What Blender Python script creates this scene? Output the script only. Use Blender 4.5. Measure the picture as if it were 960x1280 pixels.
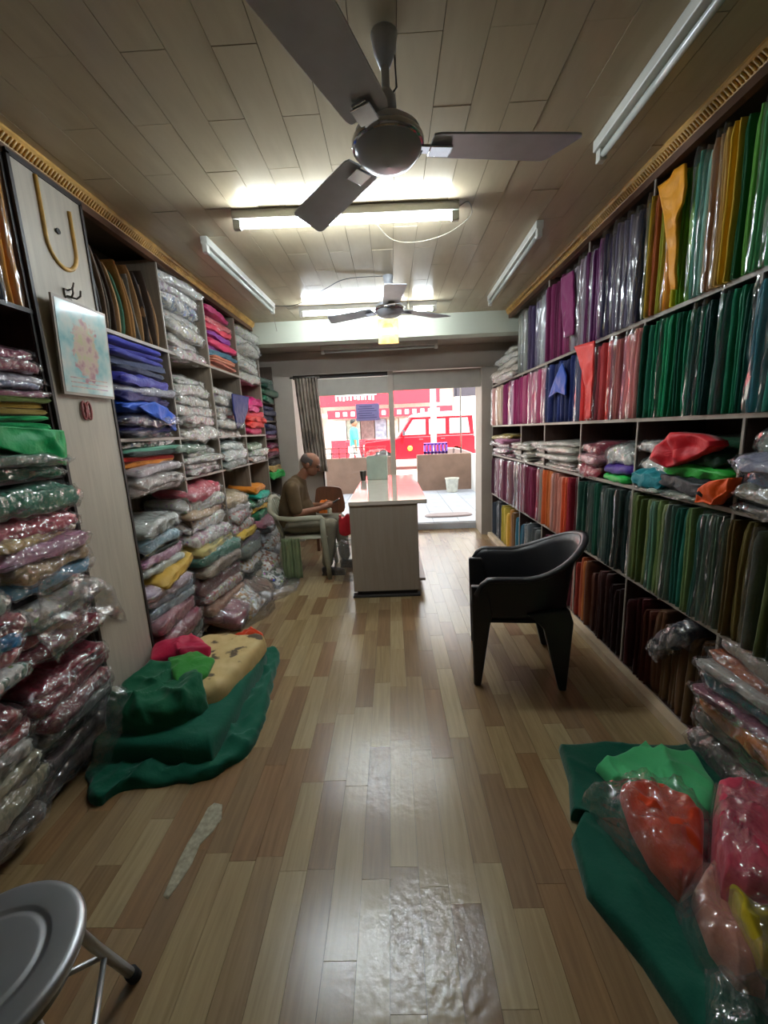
import bpy, bmesh, math, random
from math import sin, cos, pi, radians, atan, sqrt
from mathutils import Vector, Matrix, noise, Euler

S = bpy.context.scene
COL = S.collection
for o in list(bpy.data.objects):
    bpy.data.objects.remove(o)

# ------------------------------------------------------------------ camera
FPX, CAMH, ROLL, VP = 515.0, 1.45, atan(0.045), (488.0, 538.0)
_du, _dv = VP[0] - 480, VP[1] - 640
_u = _du * cos(ROLL) - _dv * sin(ROLL)
_v = _du * sin(ROLL) + _dv * cos(ROLL)
PITCH = atan(-_v / FPX)
YAW = atan(_u * cos(PITCH) / FPX)
F = Vector((-sin(YAW) * cos(PITCH), cos(YAW) * cos(PITCH), -sin(PITCH)))
R0 = Vector((cos(YAW), sin(YAW), 0))
U0 = R0.cross(F)
RR = R0 * cos(ROLL) - U0 * sin(ROLL)
UU = R0 * sin(ROLL) + U0 * cos(ROLL)
cd = bpy.data.cameras.new('camera')
cam = bpy.data.objects.new('camera', cd)
COL.objects.link(cam)
cam.matrix_world = Matrix(((RR.x, UU.x, -F.x, 0), (RR.y, UU.y, -F.y, 0), (RR.z, UU.z, -F.z, CAMH), (0, 0, 0, 1)))
cd.sensor_fit = 'HORIZONTAL'
cd.sensor_width = 36
cd.lens = 36 * FPX / 960
cd.clip_start = 0.02
S.camera = cam

# ------------------------------------------------------------------ world, sun, exposure
w = bpy.data.worlds.new('world')
S.world = w
w.use_nodes = True
bg = w.node_tree.nodes['Background']
bg.inputs[0].default_value = (0.93, 0.97, 1.0, 1)
bg.inputs[1].default_value = 5.4
sl = bpy.data.lights.new('sun_offscreen', 'SUN')
sl.energy = 16.0
sl.angle = 0.02
sl.color = (1, 0.96, 0.9)
sun = bpy.data.objects.new('sun_offscreen', sl)
COL.objects.link(sun)
sun.rotation_euler = Vector((-0.35, 0.75, -1.25)).to_track_quat('-Z', 'Y').to_euler()
TUBE_POWER = 165.0
S.view_settings.view_transform = 'Standard'
S.view_settings.look = 'None'
S.view_settings.gamma = 1
S.view_settings.use_curve_mapping = False
S.view_settings.exposure = 0.0
S.cycles.transparent_max_bounces = 24
S.cycles.max_bounces = 8

rnd = random.Random(7)


def at(px, py, X=None, Y=None, Z=None):
    """the point where the line of sight through a photo pixel meets a plane of the room"""
    d = F + RR * ((px - 480) / FPX) - UU * ((py - 640) / FPX)
    C = Vector((0, 0, CAMH))
    t = (X - C.x) / d.x if X is not None else (Y - C.y) / d.y if Y is not None else (Z - C.z) / d.z
    return C + d * t


# ------------------------------------------------------------------ helpers
def hexc(h):
    h = h.lstrip('#')
    c = [int(h[i:i + 2], 16) / 255 for i in (0, 2, 4)]
    return tuple(x / 12.92 if x <= .04045 else ((x + .055) / 1.055) ** 2.4 for x in c)


def mat(name, build):
    m = bpy.data.materials.new(name)
    m.use_nodes = True
    nt = m.node_tree
    nt.nodes.clear()
    out = nt.nodes.new('ShaderNodeOutputMaterial')
    build(nt, out)
    return m


def N(nt, kind, **kw):
    n = nt.nodes.new('ShaderNode' + kind)
    for k, v in kw.items():
        if k in n.inputs.keys():
            n.inputs[k].default_value = v
        else:
            setattr(n, k, v)
    return n


def ramp(nt, fac, stops):
    r = nt.nodes.new('ShaderNodeValToRGB')
    el = r.color_ramp.elements
    while len(el) < len(stops):
        el.new(0.5)
    for e, (p, c) in zip(el, stops):
        e.position = p
        e.color = (*c, 1) if len(c) == 3 else c
    nt.links.new(fac, r.inputs[0])
    return r.outputs[0]


def mix(nt, fac, a, b, mode='MIX'):
    m = nt.nodes.new('ShaderNodeMix')
    m.data_type = 'RGBA'
    m.blend_type = mode
    for sock, v in ((m.inputs[0], fac), (m.inputs[6], a), (m.inputs[7], b)):
        if isinstance(v, bpy.types.NodeSocket):
            nt.links.new(v, sock)
        elif isinstance(v, (int, float)):
            sock.default_value = v
        else:
            sock.default_value = (*v, 1)
    return m.outputs[2]


def plain(name, hx, rough=.6, metal=0.0, spec=.5, var=.12, scale=8, bump=0.0, bscale=60):
    c = hexc(hx)

    def b(nt, out):
        p = N(nt, 'BsdfPrincipled', Roughness=rough, Metallic=metal)
        p.inputs['Specular IOR Level'].default_value = spec
        tc = N(nt, 'TexCoord')
        nz = N(nt, 'TexNoise', Scale=scale, Detail=4.0)
        nt.links.new(tc.outputs['Object'], nz.inputs['Vector'])
        col = ramp(nt, nz.outputs[0], [(.3, tuple(x * (1 - var) for x in c)), (.7, tuple(min(1, x * (1 + var)) for x in c))])
        nt.links.new(col, p.inputs['Base Color'])
        if bump:
            n2 = N(nt, 'TexNoise', Scale=bscale, Detail=3.0)
            nt.links.new(tc.outputs['Object'], n2.inputs['Vector'])
            bp = N(nt, 'Bump', Strength=bump, Distance=.004)
            nt.links.new(n2.outputs[0], bp.inputs['Height'])
            nt.links.new(bp.outputs[0], p.inputs['Normal'])
        nt.links.new(p.outputs[0], out.inputs[0])
    return mat(name, b)


def cloth_mat(name, rough=.8, printed=False, sheen=.25):
    def b(nt, out):
        p = N(nt, 'BsdfPrincipled', Roughness=rough)
        p.inputs['Sheen Weight'].default_value = sheen
        p.inputs['Sheen Roughness'].default_value = .4
        p.inputs['Specular IOR Level'].default_value = .25
        oi = N(nt, 'ObjectInfo')
        g = N(nt, 'NewGeometry')
        add = N(nt, 'VectorMath', operation='ADD')
        nt.links.new(g.outputs['Position'], add.inputs[0])
        nt.links.new(oi.outputs['Random'], add.inputs[1])
        nz = N(nt, 'TexNoise', Scale=14.0, Detail=5.0)
        nt.links.new(add.outputs[0], nz.inputs['Vector'])
        dye_tone = ramp(nt, nz.outputs[0], [(.25, (.93, .93, .93)), (.75, (1.04, 1.04, 1.04))])  # slight random variation of the dye
        col = mix(nt, 1.0, oi.outputs['Color'], dye_tone, 'MULTIPLY')
        if printed:
            vo = N(nt, 'TexVoronoi', Scale=26.0)
            nt.links.new(add.outputs[0], vo.inputs['Vector'])
            mask = ramp(nt, vo.outputs['Distance'], [(.24, (1, 1, 1)), (.36, (0, 0, 0))])
            n3 = N(nt, 'TexNoise', Scale=22.0, Detail=2.0)
            nt.links.new(add.outputs[0], n3.inputs['Vector'])
            m2 = ramp(nt, n3.outputs[0], [(.5, (0, 0, 0)), (.58, (1, 1, 1))])
            col = mix(nt, m2, (.62, .6, .55), col)
            vc = mix(nt, .55, vo.outputs['Color'], oi.outputs['Color'])
            col = mix(nt, mask, col, vc)
        nt.links.new(col, p.inputs['Base Color'])
        n2 = N(nt, 'TexNoise', Scale=55.0, Detail=3.0)
        nt.links.new(add.outputs[0], n2.inputs['Vector'])
        bp = N(nt, 'Bump', Strength=.35, Distance=.006)
        nt.links.new(n2.outputs[0], bp.inputs['Height'])
        nt.links.new(bp.outputs[0], p.inputs['Normal'])
        nt.links.new(p.outputs[0], out.inputs[0])
    return mat(name, b)


def film_mat(name, haze=.08, gloss=.16, rough=.16, scale=30.0, tint=(1, 1, 1), crumple=1.0, stretch=1.0):
    def b(nt, out):
        tr = N(nt, 'BsdfTransparent')
        tr.inputs[0].default_value = (*tint, 1)
        gl = N(nt, 'BsdfGlossy', Roughness=rough)
        df = N(nt, 'BsdfDiffuse')
        df.inputs[0].default_value = (.85, .87, .87, 1)
        lw = N(nt, 'LayerWeight', Blend=.25)
        if crumple:
            g = N(nt, 'NewGeometry')
            oi = N(nt, 'ObjectInfo')
            ad = N(nt, 'VectorMath', operation='ADD')
            st = N(nt, 'VectorMath', operation='MULTIPLY')
            st.inputs[1].default_value = (1, 1, stretch)
            nt.links.new(g.outputs['Position'], st.inputs[0])
            nt.links.new(st.outputs[0], ad.inputs[0])
            nt.links.new(oi.outputs['Random'], ad.inputs[1])
            nz = N(nt, 'TexNoise', Scale=scale * .5, Detail=3.0)
            nt.links.new(ad.outputs[0], nz.inputs['Vector'])
            sc = N(nt, 'VectorMath', operation='SCALE')
            sc.inputs['Scale'].default_value = .12
            nt.links.new(nz.outputs['Color'], sc.inputs[0])
            a2 = N(nt, 'VectorMath', operation='ADD')
            nt.links.new(ad.outputs[0], a2.inputs[0])
            nt.links.new(sc.outputs[0], a2.inputs[1])
            vo = N(nt, 'TexVoronoi', Scale=scale)
            nt.links.new(a2.outputs[0], vo.inputs['Vector'])
            bp = N(nt, 'Bump', Strength=crumple, Distance=.012)
            nt.links.new(vo.outputs['Distance'], bp.inputs['Height'])
            nt.links.new(bp.outputs[0], gl.inputs['Normal'])
            nt.links.new(bp.outputs[0], lw.inputs['Normal'])
        mr = N(nt, 'MapRange')
        nt.links.new(lw.outputs['Facing'], mr.inputs['Value'])
        mr.inputs['To Min'].default_value = gloss
        mr.inputs['To Max'].default_value = min(1, gloss + .4)
        m1 = N(nt, 'MixShader', Fac=haze)
        nt.links.new(tr.outputs[0], m1.inputs[1])
        nt.links.new(df.outputs[0], m1.inputs[2])
        m2 = N(nt, 'MixShader')
        nt.links.new(mr.outputs[0], m2.inputs[0])
        nt.links.new(m1.outputs[0], m2.inputs[1])
        nt.links.new(gl.outputs[0], m2.inputs[2])
        nt.links.new(m2.outputs[0], out.inputs[0])
    return mat(name, b)


def emit_mat(name, col, s):
    def b(nt, out):
        e = N(nt, 'Emission', Strength=s)
        e.inputs[0].default_value = (*col, 1)
        nt.links.new(e.outputs[0], out.inputs[0])
    return mat(name, b)


def wood_mat(name, hx, hx2, rough=.5, objcol=False, axis='Y', blister=False, spec=.4):
    c1, c2 = hexc(hx), hexc(hx2)

    def b(nt, out):
        p = N(nt, 'BsdfPrincipled', Roughness=rough)
        p.inputs['Specular IOR Level'].default_value = spec
        g = N(nt, 'NewGeometry')
        mp = N(nt, 'Mapping')
        mp.inputs['Scale'].default_value = {'Y': (60, 3.5, 20), 'Z': (40, 40, 3), 'X': (3, 40, 40)}[axis]
        nt.links.new(g.outputs['Position'], mp.inputs[0])
        oi = N(nt, 'ObjectInfo')
        add = N(nt, 'VectorMath', operation='ADD')
        nt.links.new(mp.outputs[0], add.inputs[0])
        mul = N(nt, 'Math', operation='MULTIPLY')
        mul.inputs[1].default_value = 37.0
        nt.links.new(oi.outputs['Random'], mul.inputs[0])
        nt.links.new(mul.outputs[0], add.inputs[1])
        nz = N(nt, 'TexNoise', Scale=1.0, Detail=5.0, Distortion=.6)
        nt.links.new(add.outputs[0], nz.inputs['Vector'])
        if objcol:
            sh = ramp(nt, nz.outputs[0], [(.3, (.82, .8, .78)), (.7, (1.1, 1.1, 1.1))])
            col = mix(nt, 1.0, oi.outputs['Color'], sh, 'MULTIPLY')
        else:
            col = ramp(nt, nz.outputs[0], [(.3, c1), (.7, c2)])
        nt.links.new(col, p.inputs['Base Color'])
        if blister:
            # worn vinyl relief: fine waviness everywhere, blisters in two trodden places
            nb = N(nt, 'TexNoise', Scale=34.0, Detail=3.0)
            nt.links.new(g.outputs['Position'], nb.inputs['Vector'])
            nlow = N(nt, 'TexNoise', Scale=7.0, Detail=2.0)
            nt.links.new(g.outputs['Position'], nlow.inputs['Vector'])
            tot = None
            for cx, cy, r in ((.06, .92, .30), (-.03, 1.56, .30), (-.62, 1.95, .3), (.75, 5.0, 1.0)):
                d = N(nt, 'VectorMath', operation='DISTANCE')
                d.inputs[1].default_value = (cx, cy, 0)
                nt.links.new(g.outputs['Position'], d.inputs[0])
                m = N(nt, 'MapRange')
                m.inputs['From Min'].default_value = r
                m.inputs['From Max'].default_value = r * .25
                nt.links.new(d.outputs['Value'], m.inputs['Value'])
                if tot is None:
                    tot = m.outputs[0]
                else:
                    a = N(nt, 'Math', operation='MAXIMUM')
                    nt.links.new(tot, a.inputs[0])
                    nt.links.new(m.outputs[0], a.inputs[1])
                    tot = a.outputs[0]
            a = N(nt, 'Math', operation='MULTIPLY_ADD')
            nt.links.new(tot, a.inputs[0])
            nt.links.new(nlow.outputs[0], a.inputs[1])
            a.inputs[2].default_value = .06
            a2 = N(nt, 'Math', operation='MULTIPLY')
            nt.links.new(a.outputs[0], a2.inputs[0])
            nt.links.new(nb.outputs[0], a2.inputs[1])
            bp = N(nt, 'Bump', Strength=.24, Distance=.02)
            nt.links.new(a2.outputs[0], bp.inputs['Height'])
            nt.links.new(bp.outputs[0], p.inputs['Normal'])
        nt.links.new(p.outputs[0], out.inputs[0])
    return mat(name, b)


M = {}
M['cloth'] = cloth_mat('cloth')
M['satin'] = cloth_mat('satin_cloth', rough=.45, sheen=.1)
M['print'] = cloth_mat('printed_cloth', printed=True)
M['film'] = film_mat('plastic_film', haze=.04, gloss=.13, rough=.13, scale=26.0)
M['sleevefilm'] = film_mat('sleeve_film', haze=.03, gloss=.09, rough=.13, scale=26.0, stretch=.16)
M['bagfilm'] = film_mat('bag_film', haze=.07, gloss=.13, rough=.12, scale=19.0)
M['glass'] = film_mat('window_glass', haze=.01, gloss=.03, rough=.01, crumple=0)
M['floorwood'] = wood_mat('vinyl_plank', '#8a7355', '#a08a68', rough=.24, objcol=True, blister=True, spec=.85)
M['rackdark'] = wood_mat('dark_laminate', '#3a2822', '#4a342c', rough=.5, axis='Z')
M['racklight'] = wood_mat('grey_laminate', '#77695a', '#8d7e6c', rough=.5, axis='Z')
M['rackmid'] = wood_mat('brown_laminate', '#4d3f36', '#5f5044', rough=.5, axis='Z')
M['edge'] = plain('white_edging', '#a3978b', rough=.45)
M['pillar'] = wood_mat('pale_panel', '#b0a696', '#bdb3a2', rough=.45, axis='Z')
M['darkedge'] = plain('dark_edging', '#2a201c', rough=.5)
M['tile'] = plain('ceiling_tile', '#b2a286', rough=.2, var=.05, scale=3, spec=.14)
M['joint'] = plain('ceiling_joint', '#5d5242', rough=.9)
M['wall'] = plain('wall_paint', '#8f8574', rough=.8, var=.08, scale=2)
M['beam'] = plain('beam_paint', '#c3c6b4', rough=.7, var=.05, scale=2)
M['front'] = plain('front_paint', '#a5998c', rough=.7, var=.08, scale=3)
M['crown'] = plain('crown_wood', '#cfa255', rough=.4, var=.2, scale=20)
M['crown2'] = plain('crown_brown', '#6b4a34', rough=.5)
M['base'] = plain('base_board', '#cdb798', rough=.5, var=.15)
M['steel'] = plain('steel', '#b4b6b8', rough=.42, metal=1.0, var=.1, scale=4)
M['darksteel'] = plain('dull_steel', '#6b6660', rough=.4, metal=1.0)
M['rubber'] = plain('rubber', '#161616', rough=.8)
M['blackplastic'] = plain('black_plastic', '#1d1d20', rough=.38, var=.1, bump=.15, bscale=220)
M['beigeplastic'] = plain('beige_plastic', '#9a9680', rough=.45)
M['fan'] = plain('fan_paint', '#b4b6bb', rough=.3, metal=.0, spec=.6)
M['chrome'] = plain('fan_chrome', '#c8c9cc', rough=.15, metal=1.0)
M['cream'] = plain('cream_housing', '#c4c2b8', rough=.4)
M['tubeoff'] = plain('tube_glass_off', '#b9bcb4', rough=.15, spec=.8)
M['tubeon'] = emit_mat('tube_lit', (.82, .93, 1.0), TUBE_POWER)
M['wire'] = plain('wire', '#8d8574', rough=.6)
M['darkwire'] = plain('dark_wire', '#2b2724', rough=.6)
M['counter'] = wood_mat('counter_laminate', '#96897b', '#9f9385', rough=.35, axis='Z')
M['countertop'] = plain('counter_top', '#cfc4b6', rough=.08, var=.04, spec=.9)
M['plinth'] = plain('plinth', '#2b2522', rough=.6)
M['porch'] = plain('porch_tile', '#b9c0c9', rough=.35, var=.1, scale=5)
M['parapet'] = plain('parapet_plaster', '#8d7464', rough=.9, var=.15, scale=4, bump=.3)
M['road'] = plain('road', '#b8b0a6', rough=.9)
M['jeepred'] = plain('red_car_paint', '#e01020', rough=.25, var=.03)
M['jeepwhite'] = plain('white_car_paint', '#f0f0ee', rough=.3)
M['carglass'] = plain('car_glass', '#7f8f92', rough=.08, spec=.9)
M['signred'] = plain('sign_red', '#dc1e30', rough=.5, var=.05)
M['white'] = plain('white_paint', '#f2f2ee', rough=.6, var=.03)
M['bwall'] = plain('far_wall', '#d8d2c6', rough=.8, var=.08)
M['dark'] = plain('dark_grey', '#3d3840', rough=.7)
M['lamp_amber'] = plain('amber_lens', '#f5b040', rough=.2)
M['skin'] = plain('skin', '#8a5a42', rough=.55, var=.06, scale=30)
M['hair'] = plain('grey_hair', '#594f49', rough=.8, var=.3, scale=90)
M['shirt'] = plain('brown_shirt', '#584429', rough=.85, bump=.4, bscale=25)
M['trousers'] = plain('khaki_trousers', '#7d7663', rough=.85, bump=.4, bscale=25)
M['shoe'] = plain('shoe', '#2a211c', rough=.5)
M['phone'] = plain('phone', '#17181a', rough=.2)
M['redplastic'] = plain('red_plastic', '#c0202c', rough=.4)
M['palegreen'] = plain('pale_green_box', '#a9b3a2', rough=.5)
M['paper'] = plain('lilac_paper', '#9a8fc0', rough=.8)
M['ink'] = plain('ink', '#4a4272', rough=.8)
M['woodbrown'] = wood_mat('brown_wood', '#5a3826', '#74482e', rough=.5, axis='Z')
M['bucket'] = plain('bucket_white', '#cfcfc2', rough=.5, var=.2, scale=12)
M['valance'] = plain('shutter_cloth', '#9d958a', rough=.7, var=.06)


def curtain_mat():
    def b(nt, out):
        p = N(nt, 'BsdfPrincipled', Roughness=.8)
        g = N(nt, 'NewGeometry')
        nz = N(nt, 'TexNoise', Scale=6.0, Detail=2.0)
        nt.links.new(g.outputs['Position'], nz.inputs['Vector'])
        col = ramp(nt, nz.outputs[0], [(.38, hexc('#6d5f54')), (.5, hexc('#8d7d6e')), (.62, hexc('#97887a'))])
        nt.links.new(col, p.inputs['Base Color'])
        nt.links.new(p.outputs[0], out.inputs[0])
    return mat('curtain_cloth', b)


M['curtain'] = curtain_mat()


def picture_mat(name, stops, scale, seed, rough=.15):
    def b(nt, out):
        p = N(nt, 'BsdfPrincipled', Roughness=rough)
        tc = N(nt, 'TexCoord')
        mp = N(nt, 'Mapping')
        mp.inputs['Location'].default_value = (seed, seed, 0)
        nt.links.new(tc.outputs['Object'], mp.inputs[0])
        nz = N(nt, 'TexNoise', Scale=scale, Detail=4.0)
        nt.links.new(mp.outputs[0], nz.inputs['Vector'])
        col = ramp(nt, nz.outputs[0], stops)
        nt.links.new(col, p.inputs['Base Color'])
        nt.links.new(p.outputs[0], out.inputs[0])
    return mat(name, b)


def poster_mat():
    def b(nt, out):
        p = N(nt, 'BsdfPrincipled', Roughness=.12)
        tc = N(nt, 'TexCoord')
        nz = N(nt, 'TexNoise', Scale=11.0, Detail=5.0)
        nt.links.new(tc.outputs['Object'], nz.inputs['Vector'])
        bgc = ramp(nt, nz.outputs[0], [(.35, hexc('#8fbcc0')), (.5, hexc('#b9d0cc')), (.65, hexc('#d4d6ce'))])
        n2 = N(nt, 'TexNoise', Scale=20.0, Detail=4.0)
        nt.links.new(tc.outputs['Object'], n2.inputs['Vector'])
        fg = ramp(nt, n2.outputs[0], [(.35, hexc('#b98f96')), (.5, hexc('#d3bcae')), (.65, hexc('#c8c49c'))])
        d = N(nt, 'VectorMath', operation='MULTIPLY_ADD')
        d.inputs[1].default_value = (0, 6.4, 4.4)
        d.inputs[2].default_value = (0, 0, -.92)
        nt.links.new(tc.outputs['Object'], d.inputs[0])
        ln = N(nt, 'VectorMath', operation='LENGTH')
        nt.links.new(d.outputs[0], ln.inputs[0])
        mx = N(nt, 'Math', operation='MULTIPLY_ADD')
        mx.inputs[1].default_value = .9
        nt.links.new(n2.outputs[0], mx.inputs[0])
        nt.links.new(ln.outputs['Value'], mx.inputs[2])
        mask = ramp(nt, mx.outputs[0], [(.95, (1, 1, 1)), (1.0, (0, 0, 0))])
        col = mix(nt, mask, bgc, fg)
        nt.links.new(col, p.inputs['Base Color'])
        nt.links.new(p.outputs[0], out.inputs[0])
    return mat('poster_print', b)


M['poster_bg'] = poster_mat()
M['poster_fig'] = picture_mat('poster_figure', [(.35, hexc('#c79aa0')), (.5, hexc('#d8c4b0')), (.65, hexc('#b08fa0'))], 14, 3, .12)
M['yellowpic'] = picture_mat('yellow_picture', [(.35, hexc('#d8c04a')), (.5, hexc('#e0cc70')), (.65, hexc('#c89a3a'))], 10, 2)
M['orangepic'] = picture_mat('orange_picture', [(.35, hexc('#b85a2a')), (.5, hexc('#d88a4a')), (.65, hexc('#8a3a2a'))], 18, 5)
M['pattern_cream'] = picture_mat('cream_leaf_print', [(.38, hexc('#5a4a34')), (.43, hexc('#c9ac72')), (.8, hexc('#dcc48c'))], 9, 4, .7)


def obj(name, verts, faces, m, parent=None, smooth=True):
    me = bpy.data.meshes.new(name)
    me.from_pydata([tuple(v) for v in verts], [], faces)
    me.update()
    return link(name, me, m, parent, smooth)


def link(name, me, m, parent=None, smooth=True):
    if m is not None:
        me.materials.clear()
        me.materials.append(m)
    if smooth:
        me.polygons.foreach_set('use_smooth', [True] * len(me.polygons))
    o = bpy.data.objects.new(name, me)
    COL.objects.link(o)
    if parent is not None:
        o.parent = parent
    return o


def empty(name, loc=(0, 0, 0), rz=0):
    o = bpy.data.objects.new(name, None)
    COL.objects.link(o)
    o.location = loc
    o.rotation_euler = (0, 0, rz)
    o.empty_display_size = .1
    return o


def tag(o, label, cat, group=None, kind=None):
    if label:
        o['label'] = label
    if cat:
        o['category'] = cat
    if group:
        o['group'] = group
    if kind:
        o['kind'] = kind
    return o


def struct(o, label=None):
    o['kind'] = 'structure'
    if label:
        o['label'] = label
    return o


class MB:
    """collects shapes into one mesh"""

    def __init__(s):
        s.v, s.f = [], []

    def add(s, v, f):
        b = len(s.v)
        s.v += [tuple(p) for p in v]
        s.f += [tuple(i + b for i in q) for q in f]
        return s

    def box(s, x0, x1, y0, y1, z0, z1, mtx=None):
        v = [Vector((x, y, z)) for z in (z0, z1) for y in (y0, y1) for x in (x0, x1)]
        if mtx:
            v = [mtx @ p for p in v]
        return s.add(v, [(0, 2, 3, 1), (4, 5, 7, 6), (0, 1, 5, 4), (2, 6, 7, 3), (0, 4, 6, 2), (1, 3, 7, 5)])

    def tube(s, pts, r, n=8, cap=True):
        pts = [Vector(p) for p in pts]
        rs = r if isinstance(r, (list, tuple)) else [r] * len(pts)
        v, f = [], []
        up = Vector((0, 0, 1))
        prev = None
        for i, p in enumerate(pts):
            t = (pts[min(i + 1, len(pts) - 1)] - pts[max(i - 1, 0)]).normalized()
            a = prev if prev is not None else (up if abs(t.dot(up)) < .9 else Vector((1, 0, 0)))
            x = (a - t * a.dot(t)).normalized()
            prev = x
            y = t.cross(x)
            rr = rs[i]
            ra, rb = rr if isinstance(rr, tuple) else (rr, rr)
            for k in range(n):
                an = 2 * pi * k / n
                v.append(p + x * cos(an) * ra + y * sin(an) * rb)
        for i in range(len(pts) - 1):
            for k in range(n):
                f.append((i * n + k, i * n + (k + 1) % n, (i + 1) * n + (k + 1) % n, (i + 1) * n + k))
        if cap:
            f.append(tuple(reversed(range(n))))
            f.append(tuple(range((len(pts) - 1) * n, len(pts) * n)))
        return s.add(v, f)

    def lathe(s, prof, n=24, mtx=None):
        v, f = [], []
        for r, z in prof:
            for k in range(n):
                a = 2 * pi * k / n
                p = Vector((r * cos(a), r * sin(a), z))
                v.append(mtx @ p if mtx else p)
        for i in range(len(prof) - 1):
            for k in range(n):
                f.append((i * n + k, i * n + (k + 1) % n, (i + 1) * n + (k + 1) % n, (i + 1) * n + k))
        f.append(tuple(reversed(range(n))))
        f.append(tuple(range((len(prof) - 1) * n, len(prof) * n)))
        return s.add(v, f)

    def prism(s, poly, axis, a, b):
        """poly in the two other axes (order x,y,z without axis)"""
        def mk(p, t):
            return {'X': (t, p[0], p[1]), 'Y': (p[0], t, p[1]), 'Z': (p[0], p[1], t)}[axis]
        n = len(poly)
        v = [mk(p, a) for p in poly] + [mk(p, b) for p in poly]
        f = [tuple(range(n)), tuple(reversed(range(n, 2 * n)))]
        f += [(i, i + n, (i + 1) % n + n, (i + 1) % n) for i in range(n)]
        return s.add(v, f)

    def capsule(s, a, b, ra, rb, n=12, k=4, scl=None):
        a, b = Vector(a), Vector(b)
        d = b - a
        L = max(d.length, 1e-5)
        t = d / L
        up = Vector((0, 1, 0)) if abs(t.y) < .9 else Vector((1, 0, 0))
        x = (up - t * up.dot(t)).normalized()
        y = t.cross(x)
        rings = []
        for i in range(k + 1):
            an = -pi / 2 + (pi / 2) * i / k
            rings.append((a + t * ra * sin(an), max(ra * cos(an), 1e-4)))
        for i in range(k + 1):
            an = (pi / 2) * i / k
            rings.append((b + t * rb * sin(an), max(rb * cos(an), 1e-4)))
        v = [c + (x * cos(2 * pi * j / n) + y * sin(2 * pi * j / n)) * r for c, r in rings for j in range(n)]
        f = []
        for i in range(len(rings) - 1):
            for j in range(n):
                f.append((i * n + j, i * n + (j + 1) % n, (i + 1) * n + (j + 1) % n, (i + 1) * n + j))
        f.append(tuple(reversed(range(n))))
        f.append(tuple(range((len(rings) - 1) * n, len(rings) * n)))
        if scl:
            v = [Vector((p.x, (p.y - scl[0]) * scl[1] + scl[0], p.z)) for p in v]
        return s.add(v, f)

    def ellipsoid(s, c, r, mtx=None, n=16, k=10):
        v, f = [], []
        for i in range(k + 1):
            th = pi * i / k
            for j in range(n):
                ph = 2 * pi * j / n
                p = Vector((r[0] * max(sin(th), 1e-3) * cos(ph), r[1] * max(sin(th), 1e-3) * sin(ph), r[2] * cos(th)))
                v.append((mtx @ p if mtx else p) + Vector(c))
        for i in range(k):
            for j in range(n):
                f.append((i * n + j, (i + 1) * n + j, (i + 1) * n + (j + 1) % n, i * n + (j + 1) % n))
        f.append(tuple(range(n)))
        f.append(tuple(reversed(range(k * n, (k + 1) * n))))
        return s.add(v, f)

    def build(s, name, m, parent=None, smooth=False, bevel=0, seg=2):
        o = obj(name, s.v, s.f, m, parent, smooth)
        if bevel:
            bm = bmesh.new()
            bm.from_mesh(o.data)
            bmesh.ops.bevel(bm, geom=bm.edges[:], offset=bevel, segments=seg, affect='EDGES', profile=.5)
            bm.to_mesh(o.data)
            bm.free()
            o.data.polygons.foreach_set('use_smooth', [smooth] * len(o.data.polygons))
        return o

    def remesh(s, name, m, voxel, parent=None, smooth_it=4):
        o = obj(name, s.v, s.f, m, None, True)
        md = o.modifiers.new('r', 'REMESH')
        md.mode = 'VOXEL'
        md.voxel_size = voxel
        ms = o.modifiers.new('s', 'SMOOTH')
        ms.iterations = smooth_it
        ms.factor = .5
        dg = bpy.context.evaluated_depsgraph_get()
        me = bpy.data.meshes.new_from_object(o.evaluated_get(dg))
        bpy.data.objects.remove(o)
        me.name = name
        return link(name, me, m, parent, True)


def box(name, x0, x1, y0, y1, z0, z1, m, parent=None, bevel=0):
    return MB().box(x0, x1, y0, y1, z0, z1).build(name, m, parent, bevel=bevel)


UNIT = MB().box(-.5, .5, -.5, .5, -.5, .5)


def unit_mesh(name, m):
    me = bpy.data.meshes.new(name)
    me.from_pydata(UNIT.v, [], UNIT.f)
    me.materials.append(m)
    return me


def smooth_closed(pts, n):
    """Catmull-Rom through closed points"""
    P = [Vector((p[0], p[1], p[2] if len(p) > 2 else 0)) for p in pts]
    k = len(P)
    out = []
    for i in range(n):
        t = i / n * k
        a = int(t)
        u = t - a
        p0, p1, p2, p3 = P[(a - 1) % k], P[a % k], P[(a + 1) % k], P[(a + 2) % k]
        out.append(.5 * ((2 * p1) + (p2 - p0) * u + (2 * p0 - 5 * p1 + 4 * p2 - p3) * u * u + (3 * p1 - p0 - 3 * p2 + p3) * u ** 3))
    return out


def lin_closed(pts, n):
    P = [Vector((p[0], p[1], p[2] if len(p) > 2 else 0)) for p in pts]
    out = []
    for i in range(n):
        t = i / n * len(P)
        a = int(t)
        out.append(P[a % len(P)].lerp(P[(a + 1) % len(P)], t - a))
    return out


def fbm(p, freq, seed, octv=3):
    q = Vector((p[0] * freq + seed * 7.3, p[1] * freq - seed * 3.1, p[2] * freq + seed))
    a, s, t = 1, 0, 0
    for _ in range(octv):
        s += a * noise.noise(q)
        t += a
        q = q * 2.1
        a *= .5
    return s / t


def ridge(p, freq, seed):
    q = Vector((p[0] * freq + seed * 7.3, p[1] * freq - seed * 3.1, p[2] * freq + seed))
    return 1 - abs(noise.noise(q)) * 2


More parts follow.
